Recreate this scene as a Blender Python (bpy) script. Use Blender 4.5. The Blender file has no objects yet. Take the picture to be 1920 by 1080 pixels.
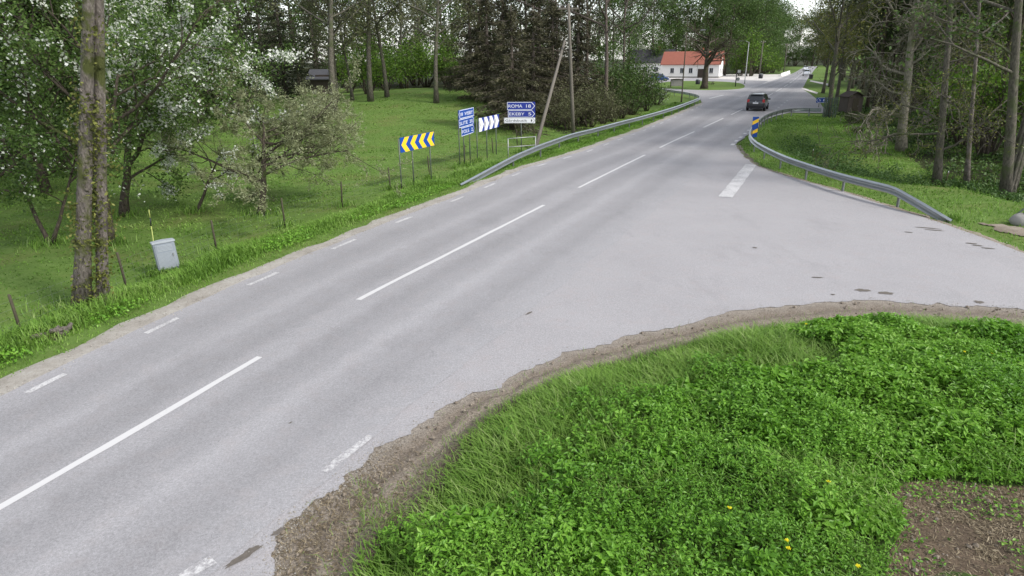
import bpy, math, random
import numpy as np
from mathutils import Vector, Matrix, Euler

S = bpy.context.scene
C = S.collection
# ------------------------------------------------------------------ camera, sky, sun, exposure
CAM_H, FPX, PITCH, ROLL = 5.3, 1200.0, 0.3442, -0.010
cam_d = bpy.data.cameras.new('camera'); cam = bpy.data.objects.new('camera', cam_d); C.objects.link(cam)
cam_d.sensor_width = 36.0; cam_d.lens = 36.0 * FPX / 1920.0
cam_d.clip_start = 0.1; cam_d.clip_end = 4000
CAM_M = Matrix.Rotation(math.pi / 2 - PITCH, 3, 'X') @ Matrix.Rotation(ROLL, 3, 'Z')
cam.matrix_world = Matrix.Translation((0, 0, CAM_H)) @ CAM_M.to_4x4()
S.camera = cam

SUN_EL, SUN_AZ = math.radians(44), math.radians(118)      # azimuth clockwise from +Y (view direction): from the right, a little behind
W = bpy.data.worlds.new('World'); S.world = W; W.use_nodes = True
nt = W.node_tree; bg = nt.nodes['Background']
sky = nt.nodes.new('ShaderNodeTexSky'); sky.sky_type = 'NISHITA'; sky.sun_disc = False
sky.sun_elevation = SUN_EL; sky.sun_rotation = SUN_AZ
sky.air_density = 1.0; sky.dust_density = 1.0; sky.ozone_density = 1.0
hs = nt.nodes.new('ShaderNodeHueSaturation'); hs.inputs['Saturation'].default_value = 0.35   # thin high cloud: a whiter sky
nt.links.new(sky.outputs[0], hs.inputs['Color']); nt.links.new(hs.outputs[0], bg.inputs[0])
bg.inputs[1].default_value = 0.13
sl = bpy.data.lights.new('sun', 'SUN'); sl.energy = 1.5; sl.angle = math.radians(10); sl.color = (1, .96, .9)
sun = bpy.data.objects.new('sun', sl); C.objects.link(sun)
sd = Vector((math.sin(SUN_AZ) * math.cos(SUN_EL), math.cos(SUN_AZ) * math.cos(SUN_EL), math.sin(SUN_EL)))
sun.rotation_euler = sd.to_track_quat('Z', 'Y').to_euler(); sun.location = sd * 60
S.view_settings.view_transform = 'Standard'; S.view_settings.look = 'None'
S.view_settings.exposure = 1.28; S.view_settings.gamma = 1.0; S.view_settings.use_curve_mapping = False

# ------------------------------------------------------------------ materials
MATS = {}
def new_mat(name):
    m = bpy.data.materials.new(name); m.use_nodes = True
    n = m.node_tree.nodes; b = n['Principled BSDF']; MATS[name] = m
    return m, n, m.node_tree.links, b
def ramp(n, stops):
    r = n.new('ShaderNodeValToRGB'); e = r.color_ramp.elements
    e[0].position, e[0].color = stops[0][0], (*stops[0][1], 1)
    e[1].position, e[1].color = stops[-1][0], (*stops[-1][1], 1)
    for p, c in stops[1:-1]:
        k = e.new(p); k.color = (*c, 1)
    return r
def noise(n, l, co, scale, detail=4, rough=.55, stretch=None):
    t = n.new('ShaderNodeTexNoise'); t.inputs['Scale'].default_value = scale
    t.inputs['Detail'].default_value = detail; t.inputs['Roughness'].default_value = rough
    if stretch:
        mp = n.new('ShaderNodeMapping'); mp.inputs['Scale'].default_value = stretch
        if len(stretch) > 3: pass
        l.new(co, mp.inputs[0]); co = mp.outputs[0]
    l.new(co, t.inputs['Vector']); return t
def mixc(n, l, fac, a, b, mode='MIX'):
    m = n.new('ShaderNodeMix'); m.data_type = 'RGBA'; m.blend_type = mode
    for s, v in ((m.inputs[0], fac), (m.inputs[6], a), (m.inputs[7], b)):
        if hasattr(v, 'is_output'): l.new(v, s)
        elif isinstance(v, (int, float)): s.default_value = v
        else: s.default_value = (*v, 1)
    return m.outputs[2]
def rng_map(n, l, v, a, b, c=0, d=1):
    m = n.new('ShaderNodeMapRange'); l.new(v, m.inputs[0])
    for i, x in enumerate((a, b, c, d)): m.inputs[i + 1].default_value = x
    return m.outputs[0]
def bump(n, l, b, h, strength, dist):
    u = n.new('ShaderNodeBump'); u.inputs['Strength'].default_value = strength; u.inputs['Distance'].default_value = dist
    l.new(h, u.inputs['Height']); l.new(u.outputs[0], b.inputs['Normal'])
def plain(name, col, rough=.6, metal=0, spec=.4, var=.15, scale=6, bmp=0):
    m, n, l, b = new_mat(name)
    tc = n.new('ShaderNodeTexCoord'); t = noise(n, l, tc.outputs['Object'], scale)
    c = mixc(n, l, t.outputs[0], tuple(x * (1 - var) for x in col), tuple(min(1, x * (1 + var)) for x in col))
    l.new(c, b.inputs['Base Color']); b.inputs['Roughness'].default_value = rough
    b.inputs['Metallic'].default_value = metal; b.inputs['Specular IOR Level'].default_value = spec
    if bmp: bump(n, l, b, t.outputs[0], bmp, .01)
    return m
def leaf_mat(name, stops, transl=.3, rough=.5, spec=.25):
    m, n, l, b = new_mat(name)
    a = n.new('ShaderNodeAttribute'); a.attribute_name = 'tint'
    r = ramp(n, stops); l.new(a.outputs['Fac'], r.inputs[0]); l.new(r.outputs[0], b.inputs['Base Color'])
    b.inputs['Roughness'].default_value = rough; b.inputs['Specular IOR Level'].default_value = spec
    if transl:
        t = n.new('ShaderNodeBsdfTranslucent'); l.new(r.outputs[0], t.inputs[0])
        x = n.new('ShaderNodeMixShader'); x.inputs[0].default_value = transl
        l.new(b.outputs[0], x.inputs[1]); l.new(t.outputs[0], x.inputs[2])
        l.new(x.outputs[0], n['Material Output'].inputs[0])
    return m
def bark_mat(name, a, bcol, moss=None, mossamt=.5, scale=5):
    m, n, l, b = new_mat(name)
    tc = n.new('ShaderNodeTexCoord'); co = tc.outputs['Object']
    t = noise(n, l, co, scale * 1.5, 7, .72, (2.4, 2.4, .75)); r = ramp(n, [(.36, a), (.64, bcol)])
    l.new(t.outputs[0], r.inputs[0]); c = r.outputs[0]
    if moss:
        t2 = noise(n, l, co, 1.6, 5, .6); f = rng_map(n, l, t2.outputs[0], .62 - .25 * mossamt, .70 - .2 * mossamt)
        c = mixc(n, l, f, c, moss)
    l.new(c, b.inputs['Base Color']); b.inputs['Roughness'].default_value = .9; b.inputs['Specular IOR Level'].default_value = .15
    bump(n, l, b, t.outputs[0], 1.0, .07)
    return m

# ------------------------------------------------------------------ mesh helpers
def link(name, me, mat, parent=None):
    o = bpy.data.objects.new(name, me); C.objects.link(o)
    if mat is not None: me.materials.append(MATS[mat] if isinstance(mat, str) else mat)
    if parent is not None: o.parent = parent
    return o
def np_mesh(name, v, f, tint=None, smooth=False):
    """v (N,3); f (M,k), all faces k-gons"""
    v = np.asarray(v, np.float32); f = np.asarray(f, np.int32); k = f.shape[1]
    me = bpy.data.meshes.new(name)
    me.vertices.add(len(v)); me.vertices.foreach_set('co', v.ravel())
    me.loops.add(f.size); me.loops.foreach_set('vertex_index', f.ravel())
    me.polygons.add(len(f)); me.polygons.foreach_set('loop_start', np.arange(0, f.size, k, dtype=np.int32))
    try: me.polygons.foreach_set('loop_total', np.full(len(f), k, np.int32))
    except Exception: pass
    me.polygons.foreach_set('use_smooth', np.full(len(f), smooth))
    me.update(calc_edges=True)
    if tint is not None:
        a = me.attributes.new('tint', 'FLOAT', 'FACE'); a.data.foreach_set('value', np.asarray(tint, np.float32))
    return me
class MB:
    """collects shapes into one mesh"""
    def __init__(s): s.v = []; s.f = []; s.sm = []
    def add(s, v, f, smooth=False):
        o = len(s.v); s.v += [tuple(p) for p in v]; s.f += [tuple(i + o for i in q) for q in f]; s.sm += [smooth] * len(f); return s
    def box(s, c, d, rot=None, taper=1.0):
        x, y, z = d[0] / 2, d[1] / 2, d[2] / 2
        p = [Vector((a * x * (taper if cz > 0 else 1), b * y * (taper if cz > 0 else 1), cz * z)) for cz in (-1, 1) for a, b in ((-1, -1), (1, -1), (1, 1), (-1, 1))]
        if rot is not None: p = [rot @ q for q in p]
        p = [q + Vector(c) for q in p]
        return s.add(p, [(3, 2, 1, 0), (4, 5, 6, 7), (0, 1, 5, 4), (1, 2, 6, 5), (2, 3, 7, 6), (3, 0, 4, 7)])
    def tube(s, pts, rad, n=8, cap=True):
        pts = [Vector(p) for p in pts]
        if not hasattr(rad, '__len__'): rad = [rad] * len(pts)
        v = []; ref = None
        for i, p in enumerate(pts):
            d = (pts[min(i + 1, len(pts) - 1)] - pts[max(i - 1, 0)])
            d = d.normalized() if d.length > 1e-9 else Vector((0, 0, 1))
            if ref is None: ref = d.orthogonal().normalized()
            ref = ref - d * ref.dot(d); ref = ref.normalized() if ref.length > 1e-6 else d.orthogonal().normalized()
            b = d.cross(ref)
            for j in range(n):
                a = 2 * math.pi * j / n; v.append(p + (ref * math.cos(a) + b * math.sin(a)) * rad[i])
        f = [(i * n + j, i * n + (j + 1) % n, (i + 1) * n + (j + 1) % n, (i + 1) * n + j) for i in range(len(pts) - 1) for j in range(n)]
        s.add(v, f, True)
        if cap:
            o = len(s.v) - len(v); s.f.append(tuple(o + j for j in reversed(range(n)))); s.f.append(tuple(o + (len(pts) - 1) * n + j for j in range(n))); s.sm += [False, False]
        return s
    def prism(s, poly, O, U, V, T):
        """polygon (u,v) in the plane O+u*U+v*V, thickness vector T"""
        O, U, V, T = map(Vector, (O, U, V, T)); n = len(poly)
        a = [O + U * u + V * v for u, v in poly]; b = [p + T for p in a]
        if (U.cross(V)).dot(T) < 0: a, b = b, a
        return s.add(a + b, [tuple(reversed(range(n))), tuple(range(n, 2 * n))] + [(i, (i + 1) % n, n + (i + 1) % n, n + i) for i in range(n)])
    def sweep(s, prof, frames, closed=True, smooth=False):
        n = len(prof); v = [O + U * u + V_ * w for (O, U, V_) in frames for (u, w) in prof]
        m = n if closed else n - 1
        f = [(i * n + j, i * n + (j + 1) % n, (i + 1) * n + (j + 1) % n, (i + 1) * n + j) for i in range(len(frames) - 1) for j in range(m)]
        s.add(v, f, smooth)
        if closed:
            o = len(s.v) - len(v); s.f.append(tuple(o + j for j in reversed(range(n)))); s.f.append(tuple(o + (len(frames) - 1) * n + j for j in range(n))); s.sm += [False, False]
        return s
    def mesh(s, name):
        me = bpy.data.meshes.new(name); me.from_pydata(s.v, [], s.f); me.polygons.foreach_set('use_smooth', s.sm); me.update(); return me
    def obj(s, name, mat, parent=None, bevel=0):
        o = link(name, s.mesh(name), mat, parent)
        if bevel:
            b = o.modifiers.new('bevel', 'BEVEL'); b.width = bevel; b.segments = 2; b.limit_method = 'ANGLE'
        return o
def tag(o, label=None, cat=None, group=None, kind=None):
    for k, v in (('label', label), ('category', cat), ('group', group), ('kind', kind)):
        if v: o[k] = v
    return o
def empty(name, loc, label, cat, group=None, rz=0):
    o = bpy.data.objects.new(name, None); C.objects.link(o); o.location = loc; o.rotation_euler = (0, 0, rz); o.empty_display_size = .3
    return tag(o, label, cat, group)
def copy_tree(o, parent=None):
    c = o.copy(); C.objects.link(c); c.parent = parent
    for ch in o.children: copy_tree(ch, c)
    return c
def sstep(a, b, x):
    t = np.clip((x - a) / (b - a), 0, 1); return t * t * (3 - 2 * t)
def vnoise(x, y, scale, seed=0):
    x = np.asarray(x, float) / scale; y = np.asarray(y, float) / scale
    xi = np.floor(x).astype(np.int64); yi = np.floor(y).astype(np.int64); fx = x - xi; fy = y - yi
    fx = fx * fx * (3 - 2 * fx); fy = fy * fy * (3 - 2 * fy)
    def h(a, b):
        n = (a * 374761393 + b * 668265263 + seed * 1442695041) & 0x7fffffff
        n = ((n ^ (n >> 13)) * 1274126177) & 0x7fffffff
        return ((n ^ (n >> 16)) & 0xffff) / 65535.0
    return (h(xi, yi) * (1 - fx) + h(xi + 1, yi) * fx) * (1 - fy) + (h(xi, yi + 1) * (1 - fx) + h(xi + 1, yi + 1) * fx) * fy

# ------------------------------------------------------------------ photo pixel -> place on the ground
def ray(px, py): return (CAM_M @ Vector(((px - 960) / FPX, -(py - 540) / FPX, -1))).normalized()
def G(px, py, z=0.0):
    d = ray(px, py); t = (z - CAM_H) / d.z; return Vector((d.x * t, d.y * t, z))
def P2(pts, z=0.0): return np.array([G(a, b, z)[:2] for a, b in pts])
def on_plane(px, py, O, N):
    d = ray(px, py); t = (Vector(O) - Vector((0, 0, CAM_H))).dot(N) / d.dot(N); return Vector((0, 0, CAM_H)) + d * t
def inpoly(x, y, poly):
    r = np.zeros(np.shape(x), bool); n = len(poly); j = n - 1
    for i in range(n):
        xi, yi = poly[i]; xj, yj = poly[j]
        if yi != yj:
            r ^= ((yi > y) != (yj > y)) & (x < (xj - xi) * (y - yi) / (yj - yi) + xi)
        j = i
    return r
def smooth_poly(p, per=6, closed=False):
    """Catmull-Rom resample"""
    p = np.asarray(p, float); n = len(p); out = []
    for i in range(n - 1):
        a, b, c, d = p[max(i - 1, 0)], p[i], p[i + 1], p[min(i + 2, n - 1)]
        for k in range(per):
            t = k / per
            out.append(.5 * ((2 * b) + (-a + c) * t + (2 * a - 5 * b + 4 * c - d) * t * t + (-a + 3 * b - 3 * c + d) * t ** 3))
    out.append(p[-1]); return np.array(out)

# centre line of the main road (the painted dashes), then left and right edges as offsets from it
c_px = [(-900, 1480), (-420, 1200), (0, 953), (240, 815), (487, 670), (672, 563), (845, 474), (1020, 385), (1150, 320), (1260, 266), (1302, 247), (1356, 222), (1392, 205), (1442, 179), (1480, 156.5), (1500, 141), (1512, 131.5), (1522, 124)]
CL = P2(c_px)
CL[0] = CL[2] + (CL[2] - CL[4]) * 2.5; CL[1] = CL[2] + (CL[2] - CL[4]) * 1.1
CL = smooth_poly(CL, 8)
seg = np.diff(CL, axis=0); sl_ = np.linalg.norm(seg, axis=1); CT = np.concatenate([[0], np.cumsum(sl_)])
def station(x, y):
    """(t along the centre line, offset, + = left)"""
    x = np.asarray(x, float); y = np.asarray(y, float); best = np.full(x.shape, 1e9); T = np.zeros(x.shape); O = np.zeros(x.shape)
    for i in range(len(seg)):
        a = CL[i]; s = seg[i]; L = sl_[i]
        u = ((x - a[0]) * s[0] + (y - a[1]) * s[1]) / (L * L)
        lo = 0 if i else -9; hi = 1 if i < len(seg) - 1 else 9
        uc = np.clip(u, lo, hi); dx = x - a[0] - uc * s[0]; dy = y - a[1] - uc * s[1]; d = np.hypot(dx, dy)
        o = (s[0] * dy - s[1] * dx) / L; m = d < best
        best = np.where(m, d, best); T = np.where(m, CT[i] + uc * L, T); O = np.where(m, np.sign(o) * d, O)
    return T, O
def at_st(t, off):
    t = np.asarray(t, float); x = np.interp(t, CT, CL[:, 0]); y = np.interp(t, CT, CL[:, 1])
    e = .8; dx = np.interp(t + e, CT, CL[:, 0]) - np.interp(t - e, CT, CL[:, 0]); dy = np.interp(t + e, CT, CL[:, 1]) - np.interp(t - e, CT, CL[:, 1])
    n = np.hypot(dx, dy) + 1e-9
    return np.stack([x - dy / n * off, y + dx / n * off], -1)
def off_curve(px):
    p = P2(px); t, o = station(p[:, 0], p[:, 1]); k = np.argsort(t); return t[k], o[k]
lt, lo_ = off_curve([(0, 762), (81, 722), (300, 613), (490, 525), (641, 460), (753, 414), (855, 375), (1000, 314), (1100, 285), (1200, 248), (1320, 196), (1400, 166), (1450, 152), (1490, 137)])
rt, ro = off_curve([(370, 1066), (650, 850), (1000, 571), (1250, 371), (1378, 268), (1415, 240), (1452, 209), (1480, 188), (1502, 165), (1512, 150)])
def wl(t): return np.interp(t, lt, lo_)
def wr(t): return np.interp(t, rt, ro)
WL_EDGE = .32      # asphalt outside the painted edge line
# ------------------------------------------------------------------ ground areas, as outlines on the ground
near_px = [(470, 1130), (515, 1080), (530, 1020), (548, 985), (585, 962), (650, 900), (700, 862), (760, 815), (860, 755), (1000, 690), (1150, 640), (1300, 600), (1450, 573), (1600, 562), (1750, 568), (1850, 575), (1920, 583)]
grass_px = [(655, 1135), (665, 1080), (700, 1010), (780, 950), (830, 880), (885, 815), (960, 757), (1060, 712), (1170, 680), (1300, 645), (1400, 628), (1500, 612), (1700, 601), (1800, 604), (1920, 612)]
far_px = [(1920, 476), (1850, 449), (1780, 424), (1700, 398), (1600, 366), (1500, 337), (1430, 315), (1395, 293), (1380, 272)]
rngE = np.random.default_rng(5)
def ragged(p, amp, seed):
    p = smooth_poly(p, 16); d = np.gradient(p, axis=0); n = np.stack([-d[:, 1], d[:, 0]], 1); n /= np.linalg.norm(n, axis=1)[:, None] + 1e-9
    s = np.concatenate([[0], np.cumsum(np.linalg.norm(np.diff(p, axis=0), axis=1))])
    a = (vnoise(s, s * 0, .9, seed) - .5) * amp * 1.4 + (vnoise(s, s * 0, .25, seed + 1) - .5) * amp + (vnoise(s, s * 0, .09, seed + 2) - .5) * amp * .5
    return p + n * a[:, None]
NEAR = ragged(P2(near_px), .17, 1)
GRASS = smooth_poly(P2(grass_px), 6)
FAR = ragged(P2(far_px), .06, 3)
ex = G(1920, 583)[:2]; exf = G(1920, 476)[:2]
dirn = np.array([1.0, -.40]); dirn /= np.linalg.norm(dirn)
RE_N = [np.array(ex) + dirn * 5, np.array(ex) + dirn * 40]; RE_F = [np.array(exf) + dirn * 45, np.array(exf) + dirn * 6]
s0, s1 = station(*NEAR[0])[0] - 6, station(*FAR[-1])[0]
inner = np.array([at_st(t, wr(t) + .5) for t in np.linspace(s1 + 2, s0, 40)])
SIDE = np.vstack([NEAR, RE_N, RE_F, FAR, inner])
DIRT = np.vstack([GRASS[::-1] * 1.0, NEAR + 0, ])
# dirt strip: from 0.25 m under the asphalt edge out to the weeds, continued to the right
def extend(p, d): return np.vstack([p, [p[-1] + d * 5, p[-1] + d * 40]])
NE, GE = extend(NEAR, dirn), extend(GRASS, dirn)
DIRT = np.vstack([NE + 0, GE[::-1]])
# junction opposite, forecourt, bay on the right, grass island
LJ = P2([(1318, 197), (1312, 184), (1300, 178), (1262, 170), (1225, 165), (1180, 158), (1100, 149), (1100, 143), (1225, 149), (1300, 146), (1398, 150), (1440, 152), (1400, 172)])
COURT = P2([(1180, 143), (1225, 137), (1330, 141), (1400, 138), (1440, 139.5), (1470, 139), (1489, 138), (1462, 149), (1400, 167), (1240, 160), (1180, 152)])
BAY = P2([(1430, 226), (1447, 206), (1475, 184), (1500, 164), (1518, 175), (1535, 189), (1543, 201), (1560, 207), (1600, 206), (1600, 211), (1540, 212), (1480, 211), (1455, 217)])
ISLAND = smooth_poly(P2([(1225, 157), (1270, 152.5), (1340, 153), (1385, 156), (1397, 161), (1388, 166.5), (1340, 169), (1280, 167.5), (1225, 163.5), (1225, 157)]), 5)
BARE = smooth_poly(P2([(1655, 1140), (1662, 1060), (1690, 990), (1668, 950), (1690, 922), (1760, 914), (1850, 925), (1960, 930), (2100, 960), (2200, 1140), (1655, 1140)]), 5)
TRAIL = smooth_poly(P2([(1828, 407), (1860, 413), (1895, 417), (1925, 425), (1990, 440), (2060, 455), (2060, 475), (1990, 462), (1925, 438), (1880, 429), (1845, 417), (1828, 407)]), 5)
# ------------------------------------------------------------------ terrain
DITCH = P2([(1434, 236), (1460, 256), (1506, 281), (1576, 306), (1645, 321), (1700, 331), (1750, 335), (1830, 340), (1950, 368)])
DITCH = np.vstack([DITCH, DITCH[-1] + np.array([12, -5])])
def dist_poly(x, y, p):
    best = np.full(np.shape(x), 1e9)
    for a, b in zip(p[:-1], p[1:]):
        s = b - a; L2 = s @ s + 1e-12; u = np.clip(((x - a[0]) * s[0] + (y - a[1]) * s[1]) / L2, 0, 1)
        best = np.minimum(best, np.hypot(x - a[0] - u * s[0], y - a[1] - u * s[1]))
    return best
def axis(lo, hi, st, far):
    a = list(np.arange(lo, hi + st / 2, st)); d = st
    while a[-1] < far: d *= 1.22; a.append(a[-1] + d)
    d = st
    while a[0] > -far: d *= 1.22; a.insert(0, a[0] - d)
    return np.array(a)
gx = axis(-45, 60, .4, 1500); gy = axis(-4, 110, .4, 1500)
GX, GY = np.meshgrid(gx, gy, indexing='ij')
T_, O_ = station(GX, GY); WLg = wl(T_)
Z = np.zeros_like(GX)
left = O_ - WLg
near_t = 1 - sstep(75, 100, T_)
Z -= .28 * sstep(1.0, 3.6, left) * near_t * (1 - sstep(8, 20, GX))
hill = sstep(2, 14, left) * (1 - sstep(2, 16, GX)) * (GY < 400)
Z += hill * (1.55 * sstep(38, 78, GY) + .9 * np.exp(-((GX + 7) ** 2 / 120 + (GY - 76) ** 2 / 160)))
dd = dist_poly(GX, GY, DITCH)
Z -= .50 * np.exp(-(dd / 1.2) ** 2)
Z -= .12 * sstep(4, 12, -O_) * sstep(1.5, 3, dd) * (GY > 18)
Z += .05 * (vnoise(GX, GY, 2.3, 7) - .5) * sstep(1.0, 2.5, np.abs(left)) * (np.abs(GX) < 90)
mead = inpoly(GX, GY, np.vstack([GE, [GE[-1] + [0, -60], [-6, -60]]]))
Z += mead * .10 * sstep(.3, 2.0, dist_poly(GX, GY, GE))
paved = inpoly(GX, GY, SIDE) | inpoly(GX, GY, DIRT) | inpoly(GX, GY, LJ) | inpoly(GX, GY, COURT) | inpoly(GX, GY, BAY) | ((O_ < WLg + .9) & (O_ > wr(T_) - .6))
dil = paved.copy()
for dx in (-1, 0, 1):
    for dy in (-1, 0, 1): dil |= np.roll(np.roll(paved, dx, 0), dy, 1)
Z = np.where(dil, -.05, Z)
# soften the step into the lawn
isl = inpoly(GX, GY, ISLAND)
ZG = Z
def zt(x, y):
    x = np.asarray(x, float); y = np.asarray(y, float)
    i = np.clip(np.searchsorted(gx, x) - 1, 0, len(gx) - 2); j = np.clip(np.searchsorted(gy, y) - 1, 0, len(gy) - 2)
    u = (x - gx[i]) / (gx[i + 1] - gx[i]); v = (y - gy[j]) / (gy[j + 1] - gy[j])
    return (ZG[i, j] * (1 - u) + ZG[i + 1, j] * u) * (1 - v) + (ZG[i, j + 1] * (1 - u) + ZG[i + 1, j + 1] * u) * v
def GT(px, py):
    """pixel -> point on the terrain"""
    d = ray(px, py); t = 3.0
    o = Vector((0, 0, CAM_H)); step = .25
    while t < 1200:
        p = o + d * t
        if p.z <= float(zt(p.x, p.y)):
            a, b = t - step, t
            for _ in range(12):
                m = (a + b) / 2; q = o + d * m
                if q.z <= float(zt(q.x, q.y)): b = m
                else: a = m
            q = o + d * b; return Vector((q.x, q.y, float(zt(q.x, q.y))))
        step = max(.25, t * .006); t += step
    return G(px, py)
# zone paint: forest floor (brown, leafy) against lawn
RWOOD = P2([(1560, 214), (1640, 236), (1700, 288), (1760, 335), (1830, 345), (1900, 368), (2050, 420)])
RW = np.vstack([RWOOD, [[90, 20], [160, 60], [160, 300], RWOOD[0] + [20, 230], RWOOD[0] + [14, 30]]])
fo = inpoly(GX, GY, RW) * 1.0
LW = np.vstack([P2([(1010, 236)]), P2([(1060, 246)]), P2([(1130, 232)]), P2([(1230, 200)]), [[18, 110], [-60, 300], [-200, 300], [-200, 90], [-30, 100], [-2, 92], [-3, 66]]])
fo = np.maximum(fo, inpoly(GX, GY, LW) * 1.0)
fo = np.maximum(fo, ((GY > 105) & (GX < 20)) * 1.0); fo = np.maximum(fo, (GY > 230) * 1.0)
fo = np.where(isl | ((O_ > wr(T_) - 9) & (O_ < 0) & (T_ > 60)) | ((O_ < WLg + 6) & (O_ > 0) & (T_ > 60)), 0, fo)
soil = np.where(mead, 1.0, 0.0)
ni, nj = GX.shape
idx = np.arange(ni * nj).reshape(ni, nj)
F = np.stack([idx[:-1, :-1], idx[1:, :-1], idx[1:, 1:], idx[:-1, 1:]], -1).reshape(-1, 4)
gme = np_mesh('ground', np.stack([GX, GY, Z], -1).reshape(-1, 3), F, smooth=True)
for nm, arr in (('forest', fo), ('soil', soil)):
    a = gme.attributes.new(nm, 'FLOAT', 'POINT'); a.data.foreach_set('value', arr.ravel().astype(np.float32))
m, n, l, b = new_mat('ground')
tc = n.new('ShaderNodeTexCoord'); co = tc.outputs['Object']
t1 = noise(n, l, co, .35, 5, .6); t2 = noise(n, l, co, 3.2, 6, .7); t3 = noise(n, l, co, 26, 4, .75)
t4 = noise(n, l, co, .9, 4, .6, (.35, 1.6, 1))
lawn = ramp(n, [(.28, (.062, .110, .022)), (.5, (.100, .165, .036)), (.72, (.150, .220, .062))])
mm = n.new('ShaderNodeMath'); mm.operation = 'MULTIPLY_ADD'; mm.inputs[1].default_value = .45
l.new(t2.outputs[0], mm.inputs[0])
m2 = n.new('ShaderNodeMath'); m2.operation = 'MULTIPLY_ADD'; m2.inputs[1].default_value = .30; m2.inputs[2].default_value = -.02
l.new(t4.outputs[0], m2.inputs[0]); 
m3 = n.new('ShaderNodeMath'); m3.operation = 'MULTIPLY_ADD'; m3.inputs[1].default_value = .30; l.new(t3.outputs[0], m3.inputs[0]); l.new(m2.outputs[0], m3.inputs[2])
l.new(m3.outputs[0], mm.inputs[2]); l.new(mm.outputs[0], lawn.inputs[0])
dry = rng_map(n, l, t1.outputs[0], .48, .72, 0, .55); c = mixc(n, l, dry, lawn.outputs[0], (.14, .135, .05))
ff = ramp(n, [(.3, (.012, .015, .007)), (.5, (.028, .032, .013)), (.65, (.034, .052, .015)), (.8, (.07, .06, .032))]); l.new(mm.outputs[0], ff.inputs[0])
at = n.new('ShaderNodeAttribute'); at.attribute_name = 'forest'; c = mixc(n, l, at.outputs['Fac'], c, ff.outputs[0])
so = ramp(n, [(.35, (.030, .055, .014)), (.7, (.06, .09, .025))]); l.new(t2.outputs[0], so.inputs[0])
at2 = n.new('ShaderNodeAttribute'); at2.attribute_name = 'soil'; c = mixc(n, l, at2.outputs['Fac'], c, so.outputs[0])
l.new(c, b.inputs['Base Color']); b.inputs['Roughness'].default_value = .95; b.inputs['Specular IOR Level'].default_value = .1
bump(n, l, b, mm.outputs[0], .7, .12)
tag(link('ground', gme, m), kind='structure')

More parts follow.
